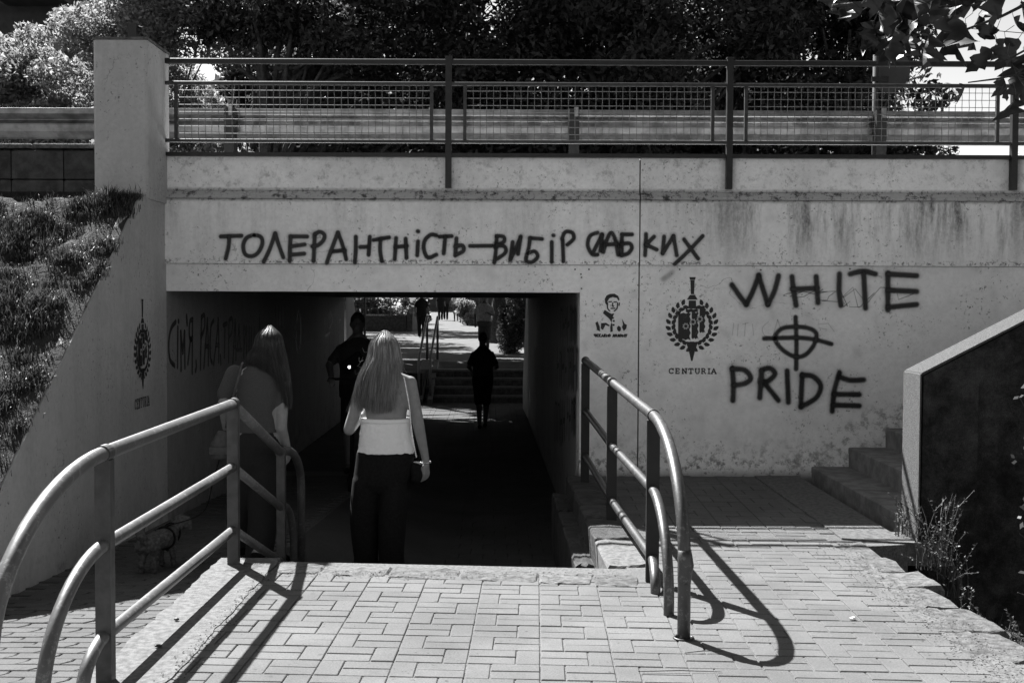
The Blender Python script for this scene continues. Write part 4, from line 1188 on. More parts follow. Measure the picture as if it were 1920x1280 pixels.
def tree(label, base, h, rad, crown, trunk_r, n, size, mat, seed, group, crown_h=None, cl=40, low=.35, crad=(.5, 1.1)):
    r = random.Random(seed)
    t = thing('tree', label, 'tree', base, 0, group)
    bx, by, bz = base
    m = MB(); top = Vector((bx + r.uniform(-.4, .4), by + r.uniform(-.4, .4), bz + h*.8))
    m.tube([(bx, by, bz - .1), (bx + r.uniform(-.1, .1), by, bz + h*.25), (bx + r.uniform(-.3, .3), by, bz + h*.5), top], [trunk_r*1.2, trunk_r*.85, trunk_r*.6, trunk_r*.12], 10)
    m.build('trunk', M_bark, t, True)
    clusters = []
    br = MB()
    for k in range(cl):
        a = r.uniform(0, 6.28); q = math.sqrt(r.random()); hz = r.uniform(low, 1.0)
        prof = math.sin(math.pi*min(1, max(.12, (hz - low)/(1 - low)*.85 + .12)))**.6
        cx = crown[0] + bx + rad[0]*q*prof*math.cos(a); cy = crown[1] + by + rad[1]*q*prof*math.sin(a); cz = bz + h*hz
        s = r.uniform(*crad)
        clusters.append(((cx, cy, cz), (s*1.15, s*1.15, s*.75)))
        if k % (2 if mat is M_leafd else 9) == 0:
            st0 = Vector((bx, by, bz + h*r.uniform(.25, .6))); e = Vector((cx, cy, cz)); md = (st0 + e)/2 + Vector((r.uniform(-.3, .3), r.uniform(-.3, .3), -.2))
            br.tube([st0, md, e], [trunk_r*.38, trunk_r*.2, .012], 6)
    br.build('limb', M_bark, t, True)
    quads_mesh('crown', leaf_cloud(clusters, n, size, seed), mat, t)
    return t
G1 = 'large trees beyond the road'
Zr = 1.2
specs = [
 ('broad dark tree behind the bridge railing, left of the middle', (-5.0, 25.5, 0), (4.2, 0), 12.0, (3.9, 2.2), 56000, 1, 110),
 ('dense dark tree behind the middle of the bridge railing', (2.4, 25.0, 0), (0, 0), 11.5, (3.8, 2.4), 56000, 2, 100),
 ('tall dense dark tree right of the middle beyond the road', (5.6, 26.4, 0), (0, 0), 11.5, (3.2, 2.2), 46000, 3, 90),
 ('dark tree with a leaning limb thinning out to the sky at right', (7.6, 25.5, 0), (0, 0), 9.4, (1.9, 1.9), 30000, 4, 44),
]
for lab, b, cr_o, h, rad, n, sd_, cl in specs:
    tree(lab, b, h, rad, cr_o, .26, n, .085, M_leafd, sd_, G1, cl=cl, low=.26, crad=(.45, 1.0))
for lab, b, cr_o, h, rad, n, sd_ in [
 ('dark tree standing farther back, filling the canopy left of the middle post', (-6.2, 31.5, 0), (4.0, 0), 13.0, (4.4, 2.0), 30000, 51),
 ('dark tree standing farther back behind the middle of the railing', (3.2, 32.0, 0), (0, 0), 13.0, (4.6, 2.0), 30000, 52),
 ('dark tree standing farther back behind the third railing bay', (8.0, 33.0, 0), (-.6, 0), 12.5, (3.6, 2.0), 26000, 53)]:
    tree(lab, b, h, rad, cr_o, .24, n, .12, M_leafd, sd_, G1, cl=90, low=.28, crad=(.7, 1.4))
G2 = 'pale sunlit trees at left'
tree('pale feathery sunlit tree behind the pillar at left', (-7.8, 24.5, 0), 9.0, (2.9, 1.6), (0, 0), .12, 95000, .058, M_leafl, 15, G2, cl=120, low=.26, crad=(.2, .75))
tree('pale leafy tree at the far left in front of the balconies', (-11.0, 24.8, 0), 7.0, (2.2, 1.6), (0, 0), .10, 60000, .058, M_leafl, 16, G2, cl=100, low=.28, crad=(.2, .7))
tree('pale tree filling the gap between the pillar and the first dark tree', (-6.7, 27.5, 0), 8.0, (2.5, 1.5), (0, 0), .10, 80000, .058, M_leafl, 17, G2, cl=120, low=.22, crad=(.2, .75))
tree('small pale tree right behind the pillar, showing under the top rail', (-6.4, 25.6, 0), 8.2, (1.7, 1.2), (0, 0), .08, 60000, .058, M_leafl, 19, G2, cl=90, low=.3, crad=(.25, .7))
tree('tall dark tree whose crown hangs over the pale trees left of the middle', (-5.0, 23.6, 0), 12.5, (2.7, 1.5), (1.1, 0), .18, 46000, .075, M_leafd, 18, G1, cl=60, low=.5, crad=(.35, .8))
for i, (x, y, h, n) in enumerate([(-6.5, 33, 9, 9000), (-8.5, 38, 9, 9000), (-7.5, 42, 8.5, 9000), (-10, 47, 9, 9000), (5.5, 33, 9, 12000), (-7.8, 35.5, 9.5, 14000), (-7.2, 30.5, 9.5, 12000), (-9.5, 52, 9.5, 12000)]):
    tree(['street tree over the far steps, nearest to the tunnel', 'street tree left of the far path behind the first', 'street tree beside the far path with a low crown', 'farthest street tree left of the far path', 'street tree on the right of the far steps', 'broad street tree whose crown spreads over the far path', 'street tree leaning over the foot of the far path', 'street tree at the far bend of the path'][i], (x, y, -.3), h, (2.8, 2.8), ((4.0 if i > 4 else 0), 0), .2, n, .16, M_leafd, 40 + i, 'street trees past the tunnel', cl=40, low=.45)

# far ground rising past the tunnel
def FG(Y): return -.08 + .0145*(Y - 27.6) if Y > 27.6 else -.80
mb = MB(); ysf = [27.6, 30, 34, 40, 50, 62, 80, 120]
for a, b in zip(ysf[:-1], ysf[1:]):
    n = len(mb.v); mb.v += [(-40, a, FG(a)), (40, a, FG(a)), (40, b, FG(b)), (-40, b, FG(b))]; mb.f.append((n, n+1, n+2, n+3))
mb.add([(-40, YF + .3, -1.0), (-40, 27.6, -1.0), (XL(25)-.1, 27.6, -1.0), (XL(25)-.1, YF + .3, -1.0)], [(3, 2, 1, 0)])
struct('pavement', mb, simple('far_asphalt', .08, .95, var=.2, scale=3, bump=.3))
mb = MB()
mb.box((XL(24) - 1.2, 25.9, -1.2), (-2.05, 27.6, -.1)); struct('verge', mb, M_grass_soil)
fs = thing('far_steps', 'dark brick steps climbing away beyond the far end of the tunnel', 'steps', (-.6, 26.4, -.8))
for k in range(4):
    z0 = -.81 + .18*k; y0 = 26.1 + .36*k
    m = MB(); m.box((-2.0, y0 - .01, z0 + .135), (2.2, y0 + .38, z0 + .18)); m.build('tread', simple('step_nosing', .10, .9), fs)
    x = -1.98 - (.2 if k % 2 else 0)
    while x < 2.1:
        m = MB(); m.box((max(x, -1.99), y0, z0 - .02), (min(x + .38, 2.19), y0 + .1, z0 + .134)); m.build('brick', M_stoned, fs); x += .4
    m = MB(); m.box((-1.98, y0 + .11, -.9), (2.18, y0 + .36, z0 + .13)); m.build('step_core', M_concd, fs)
# sloped stroller rails at the left of the far steps
cr = thing('ramp_rails', 'pair of pale steel channels leaning up the left edge of the far steps', 'ramp', (-2.2, 26.5, -.8))
for x, w in ((-2.12, .20), (-1.86, .10)):
    m = MB(); m.bar((x, 25.7, -.74), (x, 28.0, .05), w, .12); m.build('channel', simple('pale_steel', .16, .5, metal=.3), cr)
    m = MB(); m.tube([(x, 25.9, -.8), (x, 25.9, .25), (x, 28.4, 1.15), (x, 28.4, 0)], .03, 8); m.build('rail', M_pipe, cr, True)
# planter wall with a railing on the far left
pw = thing('planter_wall', 'low dark wall with a wire fence on top beyond the tunnel at left', 'wall', (-6.5, 52, .2))
Yq = 50.0; q0 = wp(655, 605, Yq); q1_ = wp(768, 605, Yq)
m = MB(); m.box((q0.x - 6, Yq, .1), (q1_.x - .15, Yq + .4, wp(700, 591, Yq).z)); m.build('wall_body', M_stoned, pw)
m = MB(); zz0, zz1 = wp(700, 591, Yq).z, wp(700, 556, Yq).z
for k in range(14):
    x = q1_.x - .3 - k*.55; m.box((x - .02, Yq + .1, zz0), (x + .02, Yq + .14, zz1 + .3))
for z in (zz0 + .05, zz0 + .3, zz0 + .6, zz0 + .9): m.box((q1_.x - 8, Yq + .11, z - .012), (q1_.x - .2, Yq + .13, z + .012))
m.build('fence', M_sign, pw)
m = MB(); m.extrude([(q1_.x - .12, Yq - .02, .1), (q1_.x - .12, Yq - .02, zz0 + .1), (q1_.x - .12, Yq + 3.5, 2.4), (q1_.x - .12, Yq + 3.5, .1)], (.25, 0, 0)); m.build('side_wall', M_concd, pw)
# hedges and bushes
def bush(label, x, y, z, rx, ry, rz, n, size, mat, seed, group=None):
    t = thing('bush', label, 'bush', (x, y, z), 0, group)
    r = random.Random(seed); cl = []
    for k in range(22):
        a = r.uniform(0, 6.28); q = math.sqrt(r.random())*.7; cl.append(((x + rx*q*math.cos(a), y + ry*q*math.sin(a), z + rz*(.15 + 1.5*r.random())), (rx*.4, ry*.4, rz*.35)))
    m = MB()
    for k in range(5): m.tube([(x, y, z), (x + r.uniform(-.5, .5)*rx, y + r.uniform(-.5, .5)*ry, z + rz*1.2)], [.04, .01], 6)
    m.build('stem', M_bark, t, True); quads_mesh('foliage', leaf_cloud(cl, n, size, seed), mat, t); return t
bush('glossy dark bush in the mouth of the tunnel, right of the walking man', wp(960, 600, 34).x, 34, .0, .55, .7, .95, 9000, .05, M_leafh, 71, 'bushes along the far path')
bush('shaded bush behind the glossy one, against the far tunnel edge', wp(985, 600, 37).x + .4, 37, .0, .9, .9, 1.2, 6000, .07, M_leafd, 72, 'bushes along the far path')
bush('pale clipped bush right of the striped walker', wp(876, 590, 58).x, 58, .35, .65, .8, .75, 6000, .07, M_leafl, 73, 'bushes along the far path')
bush('pale loose bush above the far planter wall', wp(700, 590, 54).x, 54, .5, 2.6, .8, .9, 9000, .10, M_leafl, 74, 'bushes along the far path')
bush('dark bush beside the far pole', wp(778, 580, 60).x, 60, .4, .9, .8, 1.0, 5000, .10, M_leafh, 75, 'bushes along the far path')
bush('low dark hedge at the right of the far steps', 2.3, 31.5, -.1, 1.3, 1.5, .38, 9000, .07, M_leafd, 76, 'bushes along the far path')
# thick trunk seen beyond the tunnel, between the white shirt and the glossy bush
tt = thing('tree', 'thick dark trunk of a tree standing behind the man in the white shirt', 'tree', (wp(940, 600, 40).x, 40, 0), 0, 'street trees past the tunnel')
m = MB(); X0 = wp(938, 600, 40).x; m.tube([(X0, 40, 0), (X0, 40, 1), (X0 + .1, 40, 3), (X0 + .2, 40, 6)], [.42, .33, .28, .15], 12); m.build('trunk', M_bark, tt, True)
cl_ = [((X0 + rng.uniform(-2, 2.5), 40 + rng.uniform(-2, 2), 5.5 + rng.uniform(-.8, 2)), (1.1, 1.1, .7)) for _ in range(16)]
quads_mesh('crown', leaf_cloud(cl_, 7000, .18, 77), M_leafd, tt)
# slim pole
pp = thing('pole', 'slim dark pole standing on the far path left of the walkers', 'pole', (wp(704, 600, 30).x, 30, 0))
x = wp(684, 600, 30).x; m = MB(); m.tube([(x, 30, 0), (x, 30, 3.2)], .03, 8); m.build('shaft', M_rail, pp); m = MB(); m.tube([(x, 30, 3.2), (x, 30, 3.35)], [.06, .05], 8); m.build('cap', M_rail, pp)

# buildings
def block(label, x0, x1, y0, z1, floors, bays, loc_y, mat, win=True, balcony=False, z0=-1.5, depth=12):
    t = thing('apartment_building', label, 'building', ((x0+x1)/2, loc_y, 0))
    m = MB(); m.box((x0, loc_y, z0), (x1, loc_y + depth, z1)); m.build('wall', mat, t)
    m = MB(); m.box((x0 - .3, loc_y - .5, z1 + .001), (x1 + .3, loc_y + depth + .3, z1 + .35)); m.build('roof', M_facade, t)
    fh = (z1 - .4)/floors; bwid = (x1 - x0)/bays
    for f in range(floors):
        for b in range(bays):
            cx = x0 + bwid*(b + .5); cz = .3 + fh*(f + .5)
            fr = MB(); w, h = bwid*.28, fh*.28
            for q in ((cx-w, cx+w, cz-h-.05, cz-h), (cx-w, cx+w, cz+h, cz+h+.05), (cx-w-.05, cx-w, cz-h-.05, cz+h+.05), (cx+w, cx+w+.05, cz-h-.05, cz+h+.05), (cx-.02, cx+.02, cz-h, cz+h)):
                fr.box((q[0], loc_y - .05, q[2]), (q[1], loc_y - .001, q[3]))
            fo = fr.build('window', M_sign, t); g2 = MB(); g2.box((cx-w, loc_y - .02, cz-h), (cx+w, loc_y - .002, cz+h)); g2.build('pane', M_glass, fo)
            if balcony:
                bm_ = MB(); bm_.box((cx - bwid*.42, loc_y - 1.2, cz - h - .35), (cx + bwid*.42, loc_y - .06, cz - h - .2)); bo = bm_.build('balcony', mat, t)
                g3 = MB()
                for k in range(8): xx = cx - bwid*.41 + bwid*.82*k/7; g3.box((xx - .015, loc_y - 1.19, cz - h - .2), (xx + .015, loc_y - 1.16, cz - h + .75))
                g3.box((cx - bwid*.42, loc_y - 1.2, cz - h + .75), (cx + bwid*.42, loc_y - 1.15, cz - h + .8)); g3.build('balustrade', M_sign, bo)
    return t
block('dark apartment block with balconies behind the pale trees at top left', -30, wp(150, 40, 42).x, 0, 15, 5, 5, 42, M_facade, balcony=True)
block('low building closing the far path, seen through the tunnel', wp(750, 570, 90).x, 6, 0, 6, 2, 6, 92, M_facade, depth=6)
# street sign on a pole, seen from behind
sg = thing('road_sign', 'round road sign seen from behind on a grey pole beyond the guardrail', 'sign', (wp(1641, 290, 14).x, 14, ZPAR - .2))
sx_ = wp(1641, 200, 14).x; zc_ = wp(1672, 150, 14).z
m = MB(); m.tube([(sx_, 14, ZPAR - .2), (sx_, 14, zc_ + .3)], .035, 12); m.build('pole', M_facade, sg, True)
_c = wp(1668, 138, 14); m = MB(); m.tube([(_c.x - .008, _c.y - .07, _c.z), (_c.x + .006, _c.y - .058, _c.z)], .25, 32); m.build('sign_plate', M_facade, sg)
m = MB(); m.box((sx_ - .06, 13.951, zc_ - .03), (wp(1672, 150, 14).x + .2, 13.97, zc_ + .03)); m.build('bracket', M_rail, sg)
# car on the road
car = thing('parked_car', 'pale car on the road half hidden behind the right end of the railing', 'car', (7.8, 18.5, ZPAR - .16))
cz0 = ZPAR - .16; cx0 = 6.55
prof_c = [(0, .35), (.05, .75), (.9, .95), (1.65, 1.38), (2.9, 1.42), (3.7, 1.0), (4.2, .9), (4.25, .35)]
m = MB(); m.extrude([(cx0 + a, 17.7, cz0 + b) for a, b in prof_c], (0, 1.7, 0)); m.build('body', M_car, car)
m = MB(); m.extrude([(cx0 + a, 17.69, cz0 + b) for a, b in [(1.05, .98), (1.7, 1.33), (2.85, 1.36), (3.5, 1.02)]], (0, -.004, 0)); m.build('side_window', M_glass, car)
for a in (.85, 3.4):
    m = MB(); m.tube([(cx0 + a, 17.66, cz0 + .32), (cx0 + a, 17.9, cz0 + .32)], .31, 20); w = m.build('wheel', M_rail, car)
    m = MB(); m.tube([(cx0 + a, 17.65, cz0 + .32), (cx0 + a, 17.66, cz0 + .32)], .18, 16); m.build('rim', M_galv, w)
m = MB(); m.box((cx0 - .01, 17.8, cz0 + .6), (cx0 + .02, 18.1, cz0 + .72)); m.build('headlight', M_sign, car)
m = MB(); m.box((cx0 - .01, 19.0, cz0 + .6), (cx0 + .02, 19.3, cz0 + .72)); m.build('headlight', M_sign, car)
# overhead wire
ow = MB(); ow.tube([wp(1700, 45, 30), wp(1820, 54, 32), wp(1960, 66, 34), wp(2200, 80, 36)], .012, 5); tag(ow.build('overhead_wire', M_rail), 'thin overhead cable crossing the patch of sky at top right', 'cable')

# ------------------------------------------------------------------ overhanging branch with large leaves (top right)
def big_leaf(r, L):
    """curled lobed leaf, tip along -Z, local"""
    lobes = [(0, 0), (.08, .03), (.24, .06), (.34, .10), (.30, .22), (.22, .30), (.36, .40), (.42, .52), (.30, .60), (.20, .68), (.24, .80), (.12, .95), (0, 1.12)]
    half = [(a*L*.8, b*L) for a, b in lobes]
    m = MB(); n = len(half); curl = r.uniform(1.2, 3.8); tw = r.uniform(-2.2, 2.2); cup = r.uniform(1.0, 4.5)*(1 if r.random() < .7 else -1)
    def P(a, b):
        b_ = b/L; ang = curl*b_*b_; zz = -L*math.sin(ang*1.0)/max(curl, .01)*1.0 if False else -b*(1 - .25*b_*curl*.4)
        yy = L*.28*curl*b_*b_*.5
        c, s = math.cos(tw*b_), math.sin(tw*b_)
        ya = cup*abs(a)*abs(a)/L*1.3
        wx = a*(1 - .22*abs(cup)*.35)
        return (wx*c - ya*s, wx*s + ya*c + yy, zz)
    mid = [(0, b) for _, b in half]
    vs = [P(a, b) for a, b in half] + [P(0, b) for a, b in half] + [P(-a, b) for a, b in half]
    fs = []
    for k in range(n - 1): fs += [(k, k+1, n+k+1, n+k), (n+k, n+k+1, 2*n+k+1, 2*n+k)]
    m.add(vs, fs); return m
ob = thing('overhanging_tree', 'tree off to the right whose big curled leaves hang into the top right corner', 'tree', (4.3, 5.2, -.6), 0)
m = MB(); m.tube([(4.3, 5.2, -1.4), (4.25, 5.25, 1), (4.1, 5.3, 2.6), (3.6, 5.35, 4.0)], [.17, .14, .11, .07], 12); m.build('trunk', M_bark, ob, True)
cl_ = [((4.6 + rng.uniform(-2.2, 4), 1.5 + rng.uniform(-4, 3.2), 5.6 + rng.uniform(-.7, 3)), (1.0, 1.0, .7)) for _ in range(60)]
cl_ += [((4.6 + rng.uniform(-2.9, 3), 5 + rng.uniform(-3.5, 2.6), 5.6 + rng.uniform(-.4, 2)), (.9, .9, .55)) for _ in range(50)]
quads_mesh('crown', leaf_cloud(cl_, 52000, .11, 78), M_leafbig, ob)  # out-of-view crown, added overhead to block sky light on the shaded paving
r = random.Random(21)
YL = 5.4
twigs = []
def twig(pix, Y0, Y1, r0=.010):
    pts = [wp(x, y, Y0 + (Y1 - Y0)*i/(len(pix)-1)) for i, (x, y) in enumerate(pix)]
    m = MB(); m.tube(pts, [r0*(1 - .7*i/(len(pts)-1)) for i in range(len(pts))], 6); m.build('branch', M_bark, ob, True); return pts
tw_def = [([(2300, -220), (2080, -120), (1900, -60), (1760, -20), (1640, 5), (1560, 12)], 5.3, 5.5, .03),
          ([(2080, -120), (1960, -10), (1880, 30), (1800, 60), (1770, 78)], 5.3, 5.2, .012),
          ([(2150, 60), (2000, 110), (1930, 135), (1870, 148), (1815, 155)], 5.0, 5.1, .010),
          ([(2150, -60), (1990, 60), (1930, 90), (1890, 112), (1850, 120)], 5.1, 5.1, .010),
          ([(1760, -20), (1740, 20), (1760, 70)], 5.4, 5.4, .006), ([(1640, 5), (1610, 25), (1590, 38)], 5.5, 5.5, .005), ([(1900,-60),(1850, 0),(1800, 20)], 5.4, 5.3, .008)]
for d in tw_def: twig(*d)
leaves = [(1790,40,75,.2),(1770,60,70,-.5),(1745,70,60,.4),(1720,50,62,.8),(1700,35,55,-.3),(1680,60,58,.1),(1660,75,50,-.8),(1640,45,48,.3),(1615,15,42,.7),(1590,8,34,-.4),(1565,5,36,.2),(1665,10,60,.5),(1700,5,58,-.6),(1735,10,66,.3),(1770,0,66,.9),(1800,-10,70,-.3),(1830,5,56,.5),(1860,0,60,-.8),(1890,-5,64,.3),(1915,10,62,.1),
 (1835,35,40,.5),(1870,60,46,-.9),(1885,80,44,.4),(1900,40,62,.7),(1860,100,42,-1.0),(1910,80,60,.3),(1895,120,52,.9),(1880,150,40,-.5),(1915,140,66,-.2),(1905,190,44,-.9),(1925,110,70,.4),(1930,40,66,-.5),(1935,170,60,.2),(1810,55,48,-.7),(1705,70,62,.2),(1728,92,40,-.3),(1640,80,46,-.9),(1650,20,52,.9),(1755,25,60,-.9),(1680,20,52,1.2),(1540,-5,38,.5),(1815,-20,60,.6),(1960,90,60,.3),(1970,20,60,.7),(1990,150,60,.1),(1850,-25,62,.5),(1780,-28,60,-.3),(1710,-30,60,.3),(1640,-28,55,-.6),(1590,-30,50,.4),(1660,-12,50,.2),(1620,-14,46,-.5)]
for i, (x, y, L, roll) in enumerate(leaves):
    Y = YL + r.uniform(-.35, .35); s = FPX/Y
    lm = big_leaf(r, L/s*r.uniform(1.15, 1.6)); o = lm.build('leaf', M_leafbig, ob, True)
    o.location = wp(x, y - 8, Y) - Vector(ob.location); o.rotation_euler = (r.uniform(-.5, .5), roll*.9, r.uniform(0, 6.28))
    st_ = MB(); a = wp(x, y - 8, Y); st_.tube([a, a + Vector((r.uniform(-.02, .03), 0, .03)), a + Vector((r.uniform(-.04, .06), r.uniform(-.05, .05), .07))], .0016, 4)
    st_.build('leaf_stalk', M_weed, ob)
# the single dry leaf hanging on a long stalk
a = wp(1790, 165, 5.1); lm = big_leaf(r, .21); o = lm.build('leaf', M_leafbig, ob, True); o.location = wp(1810, 160, 5.1) - Vector(ob.location); o.rotation_euler = (.1, math.radians(52), 1.2); o.scale = (.45, .5, 1)

# ------------------------------------------------------------------ weeds by the cheek wall and at right edge
def weed(label, x, y, z, n, h, spread, seed, leafn=14, group='weeds by the broken platform edge'):
    t = thing('weed', label, 'plant', (x, y, z), 0, group); r = random.Random(seed)
    m = MB(); Q = []
    for k in range(n):
        a = r.uniform(0, 6.28); L = h*r.uniform(.5, 1.0); dx, dy = math.cos(a)*spread*r.random(), math.sin(a)*spread*r.random()
        b = (x + r.gauss(0, .03), y + r.gauss(0, .03), z - .03)
        p1 = (b[0] + dx*.2, b[1] + dy*.2, z + L*.45); p2 = (b[0] + dx*.55 + r.gauss(0, .01), b[1] + dy*.55, z + L*.8); p3 = (b[0] + dx, b[1] + dy, z + L)
        m.tube([b, p1, p2, p3], [.0035, .0028, .002, .001], 5)
        pts = [Vector(p) for p in (b, p1, p2, p3)]
        for j in range(leafn):
            u = r.uniform(.15, 1)*3; i0 = min(int(u), 2); p = pts[i0].lerp(pts[i0+1], u - i0)
            d = Vector((r.gauss(0, 1), r.gauss(0, 1), r.gauss(.3, .6))).normalized(); w = d.cross(Vector((r.gauss(0, 1), r.gauss(0, 1), 1))).normalized()
            l = r.uniform(.008, .022); Q.append([p, p + d*l*.5 + w*l*.3, p + d*l, p + d*l*.5 - w*l*.3])
    m.build('stem', M_weed, t); quads_mesh('leaves', np.array([[tuple(v) for v in q] for q in Q], float), M_weed, t); return t
p = gp(1693, 1005); weed('leafy weed growing at the foot of the sunlit wall end', p.x, p.y, 0, 9, .30, .10, 1, 30)
p = wp(1770, 1075, 6.7); weed('tall thin weed with seed heads in front of the dark cheek wall', p.x, p.y, p.z, 22, .50, .34, 2, 18)
p = wp(1800, 1110, 6.6); weed('branching weed right of the seed-headed one', p.x, p.y, p.z, 16, .36, .34, 3, 18)
p = wp(1740, 1060, 6.8); weed('low weed left of the seed-headed one', p.x, p.y, p.z, 12, .42, .22, 4, 22)
p = wp(1812, 1150, 6.3); weed('short upright sprig on the stones at right', p.x, p.y, p.z, 2, .2, .02, 5, 30)
p = wp(1905, 1255, 5.5); weed('bushy weed at the lower right corner', p.x, p.y, p.z, 14, .3, .2, 6, 30)
def shrub_leaves(label, pix, Y, n, seed):
    t = thing('shrub', label, 'shrub', (wp(1960, 1000, Y)), 0); r = random.Random(seed); Q = []; m = MB()
    root = wp(2010, 1250, Y)
    for (x, y) in pix:
        e = wp(x, y, Y + r.uniform(-.2, .2)); md = root.lerp(e, .6) + Vector((.15, 0, .05)); m.tube([root, md, e], [.01, .006, .002], 5)
        for k in range(n):
            p = e + Vector((r.uniform(-.02, .12), r.gauss(0, .05), r.gauss(0, .045))); d = Vector((r.uniform(-1, .2), r.gauss(0, .6), r.gauss(-.2, .5))).normalized(); w = d.cross(Vector((0, 1, .4))).normalized(); l = r.uniform(.03, .06)
            Q.append([p, p + d*l*.4 + w*l*.32, p + d*l, p + d*l*.5 - w*l*.3])
    m.build('stem', M_bark, t); quads_mesh('leaves', np.array([[tuple(v) for v in q] for q in Q], float), M_weed, t)
shrub_leaves('shrub reaching in from the right edge below the cheek wall top', [(1912, 745), (1915, 850), (1912, 1000), (1908, 1110), (1905, 1190), (1900, 1215), (1925, 930), (1930, 1060)], 5.6, 7, 8)
# lower soil right of the platform
mb = MB(); nx, ny = 50, 70
for j in range(ny+1):
    for i in range(nx+1):
        X = 2.1 + 8*(i/nx)**1.6; Y = -2 + 9.4*j/ny
        z = -.30 - .25*min(1, (X-2.1)/1.2) + .09*noise.noise(Vector((X*3, Y*3, 1))) + .05*noise.noise(Vector((X*9, Y*9, 1)))
        mb.v.append((X, Y, z))
for j in range(ny):
    for i in range(nx):
        a = j*(nx+1)+i; mb.f.append((a, a+1, a+nx+2, a+nx+1))
struct('soil', mb, M_soil, True)
def pl_soil(r):
    X = 2.25 + abs(r.gauss(0, .5)); Y = r.uniform(3.6, 7.1); return X, Y, -.32 - .25*min(1, (X-2.1)/1.2), .9
grass('grass', 7000, pl_soil, 'sparse rough grass on the dark soil below the right edge of the platform')
# litter on the paving
for i, (x, y, lab) in enumerate([(297, 1212, 'dark pebble on the kerb strip, the larger of two'), (331, 1162, 'small dark pebble on the kerb strip nearer the post')]):
    p = gp(x, y, .008); o = MB().ellipsoid((0, 0, 0), (.017 - .004*i, .010, .007), None, 9, 6).build('pebble', M_rail); o.location = (p.x, p.y, .013); tag(o, lab, 'pebble')
p = gp(1599, 1161); o = MB().box((-.014, -.009, 0), (.014, .009, .012), bev=.004).build('paper_scrap', M_white); o.location = (p.x, p.y, .001); o.rotation_euler = (0, 0, .6); tag(o, 'small white scrap lying on the sunlit paving at right', 'litter')
for x, y, a, L, lab in ((1320, 1224, .15, .17, 'thin dry twig on the paving right of the handrail end'), (1275, 1261, 0, .34, 'long thin twig lying near the bottom of the paving')):
    p = gp(x, y); m = MB(); m.tube([(-L/2, 0, .004), (0, .006, .007), (L/2, 0, .004)], [.0015, .002, .001], 5); o = m.build('twig', M_bark); o.location = (p.x, p.y, .002); o.rotation_euler = (0, 0, a); tag(o, lab, 'twig')

# ================================================================== PEOPLE
def hand(m, wr, d, up, s=1.0, curl=.5, side=1):
    """palm and five bent fingers; wr wrist, d direction of palm, up = back-of-hand normal"""
    d = Vector(d).normalized(); up = Vector(up); up = (up - d*up.dot(d)).normalized(); sd_ = d.cross(up).normalized()*side
    wr = Vector(wr); pe = wr + d*.085*s
    m.capsule(wr, wr + d*.03*s, .021*s, .024*s, 10)
    for k in (-1, 0, 1): m.capsule(wr + d*.025*s + sd_*k*.012*s, pe + sd_*k*.024*s, .014*s, .0125*s, 8)
    for k, L in ((-1.5, .058), (-.5, .07), (.5, .075), (1.5, .066)):
        a = pe + sd_*k*.0185*s; b = a + (d*math.cos(curl*.6) - up*math.sin(curl*.6))*L*.45*s; c = b + (d*math.cos(curl*1.6) - up*math.sin(curl*1.6))*L*.35*s
        e = c + (d*math.cos(curl*2.4) - up*math.sin(curl*2.4))*L*.25*s
        m.capsule(a, b, .0088*s, .0082*s, 8); m.capsule(b, c, .0082*s, .0076*s, 8); m.capsule(c, e, .0076*s, .0066*s, 8)
    a = wr + d*.03*s + sd_*.022*s; b = a + (d*.6 + sd_*.6 - up*.2).normalized()*.035*s; c = b + (d*.95 - up*.35).normalized()*.032*s
    m.capsule(a, b, .012*s, .010*s, 8); m.capsule(b, c, .0098*s, .008*s, 8)
def head_shape(m, c, F, s=1.0):
    """skull, jaw, nose, ears, eye ridges; F facing direction"""
    c = Vector(c); F = Vector(F).normalized(); U = Vector((0, 0, 1)); F2 = F; Rr = F.cross(U).normalized()
    Rm = Matrix((Rr, F2, Rr.cross(F2))).transposed()
    m.ellipsoid(c + F*(-.008*s), (.076*s, .096*s, .108*s), Rm)
    m.ellipsoid(c + F*.035*s - U*.055*s, (.055*s, .055*s, .06*s), Rm)
    m.capsule(c + F*.088*s + U*.01*s, c + F*.110*s - U*.022*s, .009*s, .014*s, 8)
    m.capsule(c + F*.086*s - U*.058*s + Rr*.018*s, c + F*.086*s - U*.058*s - Rr*.018*s, .009*s, .009*s, 8)
    for k in (-1, 1):
        m.ellipsoid(c + Rr*k*.078*s - U*.01*s, (.010*s, .02*s, .032*s), Rm, 10, 6)
        m.ellipsoid(c + F*.082*s + Rr*k*.032*s + U*.012*s, (.014*s, .01*s, .010*s), Rm, 10, 6)
def limb(m, pts, rs, n=12):
    for i in range(len(pts)-1): m.capsule(pts[i], pts[i+1], rs[i], rs[i+1], n)
def wrinkle(amp, f):
    return lambda p: amp*noise.noise(Vector((p.x*f, p.y*f, p.z*f*.35)))

